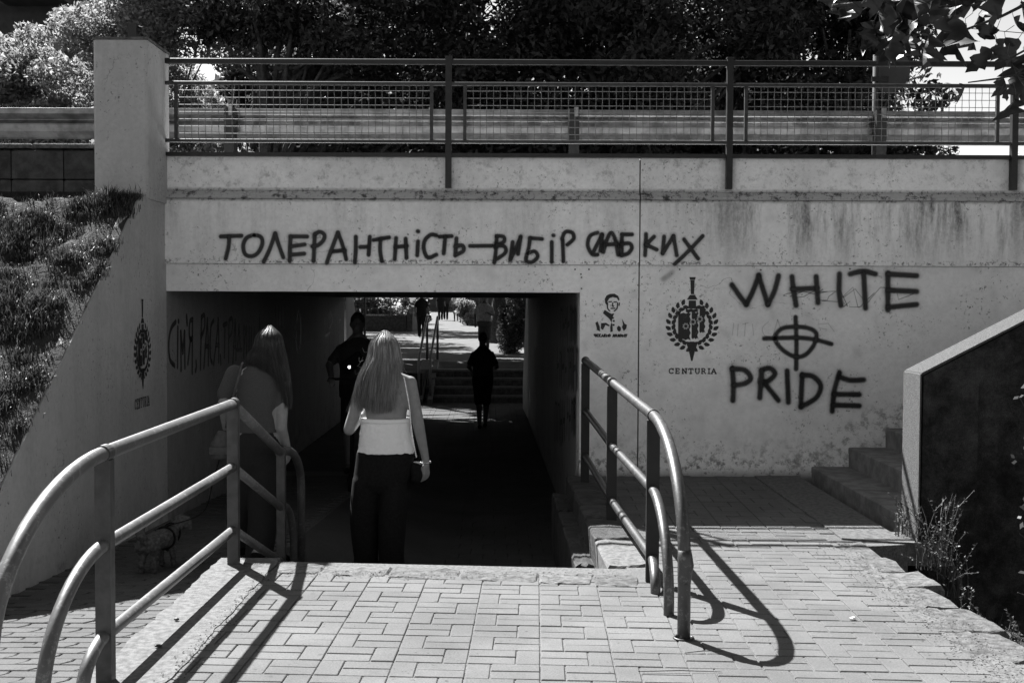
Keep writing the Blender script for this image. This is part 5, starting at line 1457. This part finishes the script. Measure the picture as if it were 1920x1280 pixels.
# ---- woman with long blonde hair and white strapless top
YB1 = 7.72
def B(cx, cy, dy=0.0): return wp(600 + cx/2.783, 600 + cy/2.783, YB1 + dy)
w = thing('person', 'woman seen from behind with long blonde hair, white backless top and black trousers', 'person', (B(340, 600).x, YB1, -.50))
s1 = FPX/YB1*2.783
def px(n): return n/s1
m = MB()
hc = B(340, 152, .02)
head_shape(m, hc, (0, 1, 0), 1.0)
nb = B(345, 268, .0); limb(m, [hc - Vector((0, .01, .05)), nb], [.05, .055])
shL, shR = B(232, 335, .0), B(468, 330, .0)
elL, elR = B(152, 570, -.02), B(517, 560, -.02)
wrL, wrR = B(205, 520, .22), B(553, 735, .02)
ch = B(345, 420, .0); wa = B(342, 600); hp = B(330, 760)
m.loft([(hp - Vector((0, 0, .06)), .140, .09), (hp, .155, .10), (B(335, 690), .145, .10), (wa, .128, .092), (B(345, 520), .135, .095), (B(345, 430), .150, .098), (B(348, 360), .165, .092), (B(348, 318), .155, .080), (B(347, 290), .10, .062), (B(346, 270), .062, .055)], 24)
for a, b, c in ((shL, elL, wrL), (shR, elR, wrR)):
    m.capsule(a, a, .052, .052); limb(m, [a, b], [.050, .040]); limb(m, [b, c], [.040, .026])
m.capsule(B(300, 300), shL, .045, .048); m.capsule(B(395, 300), shR, .045, .048)
hand(m, wrR, Vector((.02, .05, -1)), (.75, -.6, 0), 1.0, .45, 1)
hand(m, wrL, Vector((.3, .4, .7)), (0, 0, 1), 1.0, .8, 1)
ank = [Vector((hp.x - .09, YB1 + .16, -.44)), Vector((hp.x + .07, YB1 - .12, -.41))]
kn = [Vector((hp.x - .10, YB1 + .12, .02)), Vector((hp.x + .08, YB1 + .0, .03))]
for k in (0, 1):
    h0 = hp + Vector(((-.085, .085)[k], 0, -.02)); limb(m, [h0 + Vector((0, 0, -.04)), kn[k], ank[k]], [.075, .05, .038]); m.capsule(ank[k] + Vector((0, -.03, -.03)), ank[k] + Vector((0, .16, -.045)), .035, .03)
fuse(m, 'body', M_skin, w, .0075, 5)
# top
m = MB()
m.loft([(B(344, 690), px(146), .128), (B(343, 640), px(139), .122), (B(343, 580), px(132), .115), (B(344, 535), px(128), .112), (B(345, 512), px(126), .110)], 40)
top = fuse(m, 'strapless_top', M_white, w, .007, 2, lambda p: .010*noise.noise(Vector((p.x*16, p.y*16, p.z*7))) + .004*noise.noise(Vector((p.x*40, p.y*40, p.z*60))))
m = MB(); m.loft([(B(344, 532), px(131), .117), (B(345, 522), px(132), .118), (B(345, 511), px(130), .116)], 40); m.build('neckline_band', M_white, w, True)
# trousers, wide legs
m = MB()
m.loft([(B(342, 686), px(146), .124), (B(338, 740), px(150), .134), (B(330, 800), px(152), .140), (B(320, 850), px(146), .132), (B(312, 885), px(118), .10), (B(308, 905), px(60), .05)], 32)
for k, (xs_, xb, dy) in enumerate(((235, 232, .06), (388, 378, -.02))):
    m.loft([(B(xs_ + (14 if k == 0 else -4), 770, 0), px(56), .09), (B(xs_ + (9 if k == 0 else 0), 830, 0), px(72), .12), (B(xs_ + 4, 920, dy*.3), px(76), .125), (B(xb, 1050, dy*.6), px(71), .115), (B(xb + (8 if k == 0 else 0), 1240, dy), px(64), .11), (Vector((B(xb, 1240).x, YB1 + dy*1.3, -.40)), .108, .118)], 28)
fuse(m, 'trousers', M_black, w, .009, 4, wrinkle(.018, 7))
m = MB()
for k in (0, 1): m.capsule(ank[k] + Vector((0, -.04, -.045)), ank[k] + Vector((0, .17, -.06)), .042, .038); m.box((ank[k].x - .045, ank[k].y - .08, -.50), (ank[k].x + .045, ank[k].y + .21, -.47))
fuse(m, 'shoes', M_black, w, .01, 2)
# hair: a cap plus many strands
def hair(par, hc, guides, n, mat, seed, r0=.0022, jitter=.012, cap=None):
    r = random.Random(seed); m = MB()
    for k in range(n):
        t = r.random()*(len(guides) - 1); i = int(t); f = t - i; ga, gb = guides[i], guides[i+1]
        j1 = Vector((r.gauss(0, jitter), r.gauss(0, jitter*.8), r.gauss(0, jitter*.5)))
        L = r.uniform(.82, 1.04); pts = []
        for q in range(len(ga)):
            u = q/(len(ga)-1); p = ga[q].lerp(gb[q], f); pts.append(p + j1*(.25 + u) + Vector((r.gauss(0, .0025), r.gauss(0, .0025), 0))*u)
        if L < 1: pts[-1] = pts[-2].lerp(pts[-1], max(.2, 1 - (1-L)*4))
        c = catmull3(pts, 4); m.tube(c, [r0*(1 - .75*i2/(len(c)-1)) for i2 in range(len(c))], 3, False)
    return m.build('hair_strands', mat, par, True, kind='stuff')
def catmull3(p, n):
    q = [p[0]] + p + [p[-1]]; out = []
    for i in range(1, len(q)-2):
        for k in range(n):
            t = k/n; a, b, c, d = q[i-1], q[i], q[i+1], q[i+2]
            out.append(.5*((2*b) + (c-a)*t + (2*a-5*b+4*c-d)*t*t + (3*b-a-3*c+d)*t**3))
    out.append(p[-1]); return out
m = MB()
m.ellipsoid(hc + Vector((0, -.008, .004)), (.080, .100, .112)); 
m.loft([(B(262, 440, -.07), .030, .014), (B(270, 400, -.08), .060, .020), (B(292, 330, -.085), .085, .028), (B(316, 265, -.07), .088, .045), (B(330, 210, -.045), .084, .06), (B(338, 160, -.01), .078, .085)], 20)
m.loft([(B(350, 440, -.085), .022, .010), (B(348, 390, -.09), .04, .015), (B(350, 330, -.09), .055, .02), (B(345, 250, -.07), .07, .04)], 20)
m.loft([(B(176, 440, -.0), .010, .012), (B(190, 400, -.02), .020, .016), (B(222, 330, -.03), .032, .02), (B(266, 250, -.02), .042, .04)], 16)
hm = fuse(m, 'hair', M_hairb, w, .009, 5, lambda p: .006*noise.noise(Vector((p.x*70, p.y*40, p.z*3))))
guides = []
cr_ = [(160,475,0),(178,480,-.02),(205,470,-.06),(235,470,-.08),(262,485,-.095),(300,488,-.11),(335,485,-.12),(362,478,-.12),(385,470,-.12),(410,300,-.07),(425,260,-.03)]
for k, (bx_, by_, dy) in enumerate(cr_):
    u = k/(len(cr_)-1); root = hc + Vector((-.012 + .024*u, -.02, .125)); side = -1 + 2*u
    g1 = hc + Vector((side*.086, -.05 - .075*(1 - abs(side)**2), .052)); g2 = hc + Vector((side*.104, -.05 - .095*(1 - abs(side)**2), -.05))
    e = B(bx_, by_, dy); m1 = g2.lerp(e, .33) + Vector(((-.015 if side < 0 else .004), -.02, 0)); m2 = g2.lerp(e, .68) + Vector((-.004, -.015, 0))
    guides.append([root, g1, g2, m1, m2, e])
hair(w, hc, guides, 1700, M_hairb, 3, .0024, .010)
# flyaway strands
fl = []
for k in range(40):
    r = random.Random(500 + k); a = B(r.uniform(200, 430), r.uniform(160, 420), -.08); e = a + Vector((r.uniform(-.09, .10), r.uniform(-.03, .03), r.uniform(-.09, .03))); mid = a.lerp(e, .5) + Vector((r.gauss(0, .02), 0, -.02)); fl.append(catmull3([a, mid, e], 4))
m = MB()
for f in fl: m.tube(f, [.0009]*len(f), 3, False)
m.build('flyaway_strands', M_hairb, w, kind='stuff')
# chain strap, bag, bracelet
cp = [B(438, 300, -.07), B(452, 370, -.10), B(466, 450, -.105), B(474, 540, -.10), B(488, 640, -.10), B(503, 715, -.08)]
cpath = catmull3(cp, 14); m = MB()
for i in range(0, len(cpath)-1):
    p = cpath[i]; m.ellipsoid(p, (.0045 + .002*(i % 2), .004, .0065), None, 6, 4)
bagt = thing('shoulder_bag', 'small black shoulder bag on a bright chain at the blonde woman\'s right hip', 'bag', B(515, 790, .0))
m.build('chain_strap', M_chain, bagt)
m = MB(); c0 = B(512, 785, .02); m.ellipsoid(c0 + Vector((-.012, 0, -.02)), (.045, .10, .072)); m.box((-.045, -.08, -.06), (.022, .07, .055), Matrix.Translation(c0)); fuse(m, 'bag_body', M_black, bagt, .008, 6)
m = MB(); cc = B(550, 742, .02)
for k in range(14):
    a = 2*math.pi*k/14; m.ellipsoid(cc + Vector((.034*math.cos(a), .034*math.sin(a), .003*math.cos(a))), (.007, .007, .008), None, 8, 5)
m.build('bracelet', M_chain, w)

# ---- woman in grey shirt on the ramp
YG2 = 7.85
def Gq(cx, cy, dy=0.0): return wp(370 + cx/2.783, 600 + cy/2.783, YG2 + dy)
s2 = FPX/YG2*2.783
def p2(n): return n/s2
g = thing('person', 'woman seen from behind in a grey short-sleeved knit shirt, head bowed, walking on the ramp', 'person', (Gq(320, 500).x, YG2, RAMP(YG2)))
zf2 = RAMP(YG2) + .02
m = MB(); hc2 = Gq(382, 118, .05)
head_shape(m, hc2, Vector((.1, 1, -.45)), .98)
limb(m, [hc2 - Vector((.0, .02, .06)), Gq(335, 225, 0)], [.05, .055])
sL, sR = Gq(195, 285), Gq(445, 300)
eL, eR = Gq(135, 440, -.02), Gq(438, 560, -.03)
wL, wR = Gq(150, 560, .1), Gq(468, 660, .06)
m.loft([(Gq(300, 720), .165, .12), (Gq(305, 640), .165, .12), (Gq(315, 560), .135, .1), (Gq(320, 450), .14, .1), (Gq(322, 360), .165, .1), (Gq(325, 280), .165, .085), (Gq(330, 240), .09, .065)], 24)
for a, b, c in ((sL, eL, wL), (sR, eR, wR)): m.capsule(a, a, .052, .052); limb(m, [a, b], [.05, .04]); limb(m, [b, c], [.04, .027])
hand(m, wR, (.08, .1, -1), (1, -.3, 0), .95, .5, 1); hand(m, wL, (.1, .3, -1), (-1, -.3, 0), .95, .9, 1)
hx = Gq(290, 700).x
kk = [Vector((hx - .10, YG2 + .1, .10)), Vector((hx + .08, YG2 - .06, .08))]; aa = [Vector((hx - .11, YG2 + .18, zf2 + .09)), Vector((hx + .07, YG2 - .2, zf2 + .12))]
for k in (0, 1): limb(m, [Vector((hx + (-.08, .08)[k], YG2, .42)), kk[k], aa[k]], [.08, .05, .036]); m.capsule(aa[k] + Vector((0, -.03, -.04)), aa[k] + Vector((0, .15, -.055)), .035, .03)
fuse(m, 'body', M_skin, g, .0085, 5)
m = MB()
m.loft([(Gq(318, 585), .150, .115), (Gq(318, 480), p2(98), .118), (Gq(322, 380), p2(118), .118), (Gq(325, 300), p2(122), .105), (Gq(328, 262), p2(95), .088), (Gq(332, 235), p2(62), .07), (Gq(333, 222), p2(50), .062)], 30)
for a, b in ((sL, Gq(152, 385)), (sR, Gq(438, 440))): limb(m, [a, b], [.066, .062])
fuse(m, 'shirt', M_grey, g, .009, 5, wrinkle(.010, 9))
m = MB()
m.loft([(Gq(315, 570), .142, .105), (Gq(300, 640), .175, .128), (Gq(295, 740), .18, .135), (Gq(292, 790), .16, .12), (Gq(290, 815), .09, .06)], 28)
for k, (xa, xb) in enumerate(((245, 228), (345, 338))):
    m.loft([(Gq(xa, 700), .10, .125), (Gq(xa, 850, (.04, -.02)[k]), .105, .12), (Gq(xb, 1050, (.09, -.08)[k]), .10, .11), (Vector((Gq(xb, 1050).x, YG2 + (.14, -.14)[k], zf2 + .06)), .095, .11)], 24)
fuse(m, 'trousers', M_dkgrey, g, .010, 5, wrinkle(.014, 8))
m = MB()
for k in (0, 1): m.capsule(aa[k] + Vector((0, -.04, -.055)), aa[k] + Vector((0, .16, -.07)), .042, .036)
fuse(m, 'shoes', M_black, g, .01, 3)
m = MB()
m.ellipsoid(hc2 + Vector((0, -.004, .004)), (.074, .094, .102))
m.loft([(Gq(345, 250, -.05), .04, .014), (Gq(355, 200, -.04), .085, .035), (Gq(372, 140, -.01), .08, .07)], 20)
m.loft([(Gq(472, 440, -.0), .008, .010), (Gq(466, 380, -.02), .016, .02), (Gq(455, 300, -.03), .032, .03), (Gq(435, 220, -.02), .045, .04), (Gq(412, 150, 0), .045, .055)], 16)
fuse(m, 'hair', M_hairb2, g, .009, 5, lambda p: .005*noise.noise(Vector((p.x*70, p.y*40, p.z*3))))
guides = []
cr_ = [(262,235,-.02),(285,245,-.05),(320,262,-.07),(350,270,-.08),(385,285,-.08),(420,330,-.08),(455,420,-.07),(475,470,-.04),(488,430,.0)]
for k, (bx_, by_, dy) in enumerate(cr_):
    u = k/(len(cr_)-1); side = -1 + 2*u; root = hc2 + Vector((.012*side, -.02, .116))
    g1 = hc2 + Vector((side*.082, -.05 - .075*(1-abs(side)**2), .05)); g2_ = hc2 + Vector((side*.100, -.055 - .085*(1 - abs(side)**2), -.03))
    e = Gq(bx_, by_, dy); guides.append([root, g1, g2_, g2_.lerp(e, .35) + Vector((side*.012, -.015, 0)), g2_.lerp(e, .7) + Vector((side*.008, -.01, 0)), e])
hair(g, hc2, guides, 1300, M_hairb2, 4, .0023, .010)
gb = thing('handbag', 'grey handbag hanging at the left side of the woman in the grey shirt', 'bag', Gq(120, 640))
m = MB(); c0 = Gq(118, 650, .0); m.loft([(c0 + Vector((0, 0, -.10)), .065, .045), (c0 + Vector((0, 0, .0)), .07, .05), (c0 + Vector((.02, 0, .10)), .035, .02)], 20); fuse(m, 'bag_body', M_bag, gb, .008, 3)
m = MB(); m.tube(catmull3([Gq(150, 560, -.02), Gq(180, 430, -.09), Gq(208, 330, -.12), Gq(232, 240, -.08), Gq(238, 225, -.02)], 5), .009, 8); m.build('strap', M_bag, gb, True)
m = MB(); m.box((c0.x - .06, c0.y - .056, c0.z - .06), (c0.x + .06, c0.y - .051, c0.z - .01)); m.build('flap', M_bag, gb)

# ---- small dog with harness
dg0 = wp(296, 1076, 7.45)
zf3 = RAMP(7.45) + .012; dx0 = dg0.x
dog = thing('dog', 'small pale fluffy dog in a dark harness walking away on the shaded ramp', 'dog', (dx0, 7.45, zf3))
m = MB(); D = lambda x, y, z: Vector((dx0 + x, 7.45 + y, zf3 + z))
m.capsule(D(-.03, -.10, .19), D(.03, .12, .20), .062, .066)                 # trunk, deep chest
m.ellipsoid(D(.035, .13, .17), (.05, .06, .075))
m.capsule(D(.045, .16, .22), D(.075, .20, .26), .04, .038)                  # neck
m.ellipsoid(D(.09, .23, .275), (.05, .058, .05)); m.capsule(D(.105, .27, .265), D(.115, .305, .258), .024, .018)   # head, muzzle
for sx in (-1, 1):
    hx_ = -.03 + sx*.04
    limb(m, [D(hx_, -.11, .18), D(hx_, -.075, .12), D(hx_, -.13, .065), D(hx_, -.12, .018)], [.045, .030, .020, .018]); m.capsule(D(hx_, -.12, .016), D(hx_, -.09, .014), .018, .016)
    fx = .03 + sx*.04
    limb(m, [D(fx, .11, .17), D(fx, .09, .10), D(fx, .11, .02)], [.032, .022, .017]); m.capsule(D(fx, .11, .016), D(fx, .14, .014), .018, .016)
    m.capsule(D(.09 + sx*.048, .22, .295), D(.09 + sx*.062, .215, .24), .020, .016)         # ears
limb(m, [D(-.035, -.16, .22), D(-.045, -.20, .27), D(-.055, -.19, .32), D(-.05, -.15, .345)], [.022, .03, .034, .026])
fuse(m, 'body', M_fur, dog, .006, 2, lambda p: .009*noise.noise(Vector((p.x*60, p.y*60, p.z*45))))
m = MB(); m.tube([D(.02 + .072*math.cos(a), .075, .195 + .074*math.sin(a)) for a in [2*math.pi*k/18 for k in range(19)]], .007, 8); m.tube([D(.04 + .06*math.cos(a), .165 + .01*math.sin(a), .21 + .066*math.sin(a)) for a in [2*math.pi*k/18 for k in range(19)]], .007, 8)
m.bar(D(.02, .07, .268), D(.045, .16, .275), .02, .006); m.build('harness', M_black, dog, True)
le = MB(); le.tube(catmull3([D(.03, .10, .272), wp(380, 960, 7.6), wp(400, 900, 7.9), wL + Vector((0, 0, -.06))], 8), .004, 6); tag(le.build('leash', M_black), 'thin dark leash from the woman in grey down to the dog', 'leash')

# ---- generic dressed figure
def figure(label, x, y, z0, h, F, legs, arms, top_mat, leg_mat, skin=M_skind, hairm=M_hairk, shorts=False, detail=.012, width=1.0, long_hair=False, group=None, bag=False):
    t = thing('person', label, 'person', (x, y, z0), 0, group)
    F = Vector((F[0], F[1], 0)).normalized(); Rr = Vector((F.y, -F.x, 0)); S = h/1.75
    def J(a, f, zz): return Vector((x, y, z0)) + Rr*(a*S) + F*(f*S) + Vector((0, 0, zz*S))
    m = MB(); c = J(0, .03, 1.625); head_shape(m, c, F, S)
    limb(m, [c - Vector((0, 0, .06)), J(0, 0, 1.45)], [.055*S, .06*S])
    rot = lambda a, b: (abs(F.y)*a + abs(F.x)*b, abs(F.y)*b + abs(F.x)*a)
    def sec(zz, a, b, dx=0): q = rot(a*S*width, b*S*width); return (J(dx, 0, zz), q[0], q[1])
    m.loft([sec(.88, .155, .105), sec(.98, .16, .11), sec(1.1, .145, .10), sec(1.25, .16, .11), sec(1.38, .165, .10), sec(1.43, .12, .075), sec(1.50, .062, .06)], 20)
    hands = []
    for k, (el, wrr) in zip((-1, 1), arms):
        s0 = J(k*.160*width, 0, 1.350); e = J(*el); q = J(*wrr); m.capsule(s0, s0, .05*S, .05*S); limb(m, [s0, e], [.052*S, .043*S]); limb(m, [e, q], [.043*S, .03*S]); hand(m, q, (q - e), (0, 0, 1), S, .6, k); hands.append((s0, e, q))
    for k, (kn_, an_) in zip((-1, 1), legs):
        limb(m, [J(k*.09, 0, .9), J(*kn_), J(*an_)], [.09*S, .06*S, .04*S]); a = J(*an_); m.capsule(a - F*.03 - Vector((0, 0, .03*S)), a + F*.15*S - Vector((0, 0, .045*S)), .035*S, .03*S)
    fuse(m, 'body', skin, t, detail, 3)
    m = MB(); m.loft([sec(.93, .185, .125), sec(1.1, .175, .125), sec(1.25, .188, .128), sec(1.36, .195, .118), sec(1.42, .14, .09), sec(1.475, .075, .07)], 22)
    for k, (s0, e, q) in enumerate(hands): limb(m, [s0 + Vector((0, 0, -.012)), s0.lerp(e, .7)], [.056*S, .060*S])
    fuse(m, 'shirt', top_mat, t, detail, 3, wrinkle(.010, 9))
    m = MB(); m.loft([sec(.82, .18, .13), sec(.95, .185, .13), sec(1.0, .165, .12)], 20)
    for k, (kn_, an_) in zip((-1, 1), legs):
        a = J(k*.09, 0, .9); kk_ = J(*kn_); an2 = J(*an_)
        if shorts: limb(m, [a, kk_ + Vector((0, 0, .02))], [.100*S, .088*S])
        else: limb(m, [a, kk_, an2], [.105*S, .078*S, .065*S])
    fuse(m, 'shorts' if shorts else 'trousers', leg_mat, t, detail, 3, wrinkle(.012, 9))
    m = MB()
    for kn_, an_ in legs: a = J(*an_); m.capsule(a - F*.04 - Vector((0, 0, .045*S)), a + F*.17*S - Vector((0, 0, .055*S)), .04*S, .035*S)
    fuse(m, 'shoes', M_black, t, detail, 2)
    m = MB(); m.ellipsoid(c - F*.018*S + Vector((0, 0, .022*S)), (.084*S, .098*S, .10*S))
    if long_hair: m.loft([(J(0, -.09, 1.32), .07, .03), (J(0, -.08, 1.5), .085, .05), (J(0, -.03, 1.63), .085, .08)], 16)
    fuse(m, 'hair', hairm, t, detail, 2, wrinkle(.006, 30))
    return t, J
zf4 = RAMP(12.8); P0 = wp(671, 600, 12.8)
man, J = figure('man riding a scooter towards us along the left tunnel wall with a cross-body bag', P0.x, 12.8, zf4 + .17, 1.80, (0, -1), [((-.10, -.03, .47), (-.08, -.1, .10)), ((.10, .05, .47), (.08, .12, .10))], [((-.30, .08, 1.17), (-.24, .32, 1.06)), ((.30, .08, 1.17), (.24, .32, 1.06))], M_dkgrey, M_black, shorts=True, width=1.15, detail=.011)
bagm = thing('cross_body_bag', 'dark bag strapped across the chest of the scooter rider', 'bag', J(0, .15, 1.2))
m = MB(); m.box((-.13, -.04, -.075), (.13, .04, .075), Matrix.Translation(J(.03, .165, 1.20)) @ Matrix.Rotation(-.6, 4, 'Y')); fuse(m, 'pouch', M_black, bagm, .01, 4)
m = MB(); m.bar(J(-.16, .04, 1.44), J(.0, .15, 1.24), .035, .008, (0, 1, 0)); m.bar(J(.1, .145, 1.12), J(.19, .0, .98), .035, .008, (0, 1, 0)); m.build('strap', M_black, bagm)
scot = thing('scooter', 'kick scooter with a lit white headlamp under the rider in the tunnel', 'scooter', (P0.x, 12.6, zf4))
sxm = P0.x; ys0 = 12.8 - .40
m = MB(); m.box((sxm - .075, 12.45, zf4 + .10), (sxm + .075, 13.05, zf4 + .145)); m.build('deck', M_black, scot)
m = MB(); m.tube([(sxm, ys0 - .12, zf4 + .12), (sxm, ys0 - .02, zf4 + 1.22)], .022, 10); m.build('stem', M_black, scot, True)
m = MB(); m.tube([(sxm - .27, ys0 + .02, zf4 + 1.24), (sxm + .27, ys0 + .02, zf4 + 1.24)], .015, 10); m.build('handlebar', M_black, scot, True)
for yy_ in (ys0 - .14, 13.12):
    m = MB(); m.tube([(sxm - .022, yy_, zf4 + .115), (sxm + .022, yy_, zf4 + .115)], .105, 20); wh = m.build('wheel', M_black, scot)
lp = wp(655, 688, ys0 - .07)
m = MB(); m.ellipsoid(lp, (.014, .010, .014), None, 12, 8); m.build('headlamp', M_lamp, scot, True)
m = MB(); m.tube([(lp.x, lp.y + .012, lp.z), (lp.x, lp.y + .06, lp.z)], .026, 12); m.build('lamp_housing', M_black, scot)

P0 = wp(905, 700, 20.2); zz = FLOOR(20.2) + .014
figure('man in dark shirt and shorts walking away at the far tunnel end', P0.x, 20.2, zz, 1.74, (0, 1), [((-.07, .06, .48), (-.05, -.04, .10)), ((.07, .02, .48), (.04, .22, .10))], [((-.25, -.02, 1.12), (-.20, .20, 1.02)), ((.25, .0, 1.12), (.16, .24, 1.05))], M_dkgrey, M_black, shorts=True, detail=.013)
Yp = 33.0; P0 = wp(908, 600, Yp)
figure('man in a loose white T-shirt and dark shorts on the path past the far steps', P0.x, Yp, FG(Yp), 1.78, (0, -1), [((-.10, .04, .48), (-.10, -.02, .10)), ((.09, -.02, .48), (.09, .1, .10))], [((-.26, .05, 1.14), (-.12, .24, 1.2)), ((.27, .0, 1.13), (.25, .12, .92))], simple('pale_cotton', .28, .9), simple('grey_shorts', .06, .9), shorts=True, detail=.014, width=1.2)
for i, (xpx, Yp, tm, lab) in enumerate([(826, 66, M_black, 'distant person in dark clothes pushing along the path, left of the striped walker'), (836, 67, M_dkgrey, 'distant person half a step right of the one in dark clothes'), (855, 64, None, 'distant walker in a striped light shirt on the far path'), (866, 70, M_dkgrey, 'distant person in dark clothes right of the striped walker'), (790, 44, M_black, 'person in black standing by the slim rails past the tunnel')]):
    if tm is None:
        t_ = NT('striped_fabric'); X, Y, Z = t_.xyz(); f = t_.math('LESS_THAN', t_.math('FRACT', t_.math('MULTIPLY', X, 9.0)), .5); t_.color(t_.mixv(f, .6, .18)); tm = t_.m
    P0 = wp(xpx, 590, Yp)
    figure(lab, P0.x, Yp, FG(Yp), 1.70 + .03*i, (0, -1 if i % 2 else 1), [((-.09, .1, .48), (-.09, .2, .10)), ((.09, -.04, .48), (.09, -.16, .12))], [((-.24, -.02, 1.12), (-.24, .12, .9)), ((.24, .03, 1.12), (.26, .18, .92))], tm, M_black if i != 2 else M_grey, shorts=(i == 2), detail=.02, group='distant people on the path')

# grit and leaf crumbs gathered along the edges of the paving
Q = []; r = random.Random(77)
for k in range(2600):
    q = r.random()
    if q < .45: x, y = r.gauss(1.99, .09), r.uniform(4.2, 7.1)
    elif q < .65: x, y = r.uniform(-1.3, .6), 6.60 - (r.uniform(-1.3, .6) + 1.66)*.078 - .26 + r.gauss(0, .03)
    elif q < .8: x, y = r.gauss(-1.34, .03), r.uniform(4.3, 6.4)
    else: x, y = r.uniform(-1.3, 2.0), r.uniform(4.3, 7.4)
    if y > 6.3 and x < .7: continue
    s_ = r.uniform(.0015, .006) if q < .8 else r.uniform(.001, .003); a = r.uniform(0, 6.28)
    c, d = math.cos(a)*s_, math.sin(a)*s_; z = .004 + s_*.6
    Q.append([(x-c, y-d, z), (x+d, y-c, z+.3*s_), (x+c, y+d, z+.5*s_), (x-d, y+c, z-.2*s_)])
tag(quads_mesh('grit', np.array(Q, float), M_soil), 'fine dark grit and crumbs scattered along the edges of the sunlit paving', 'grit', kind='stuff')
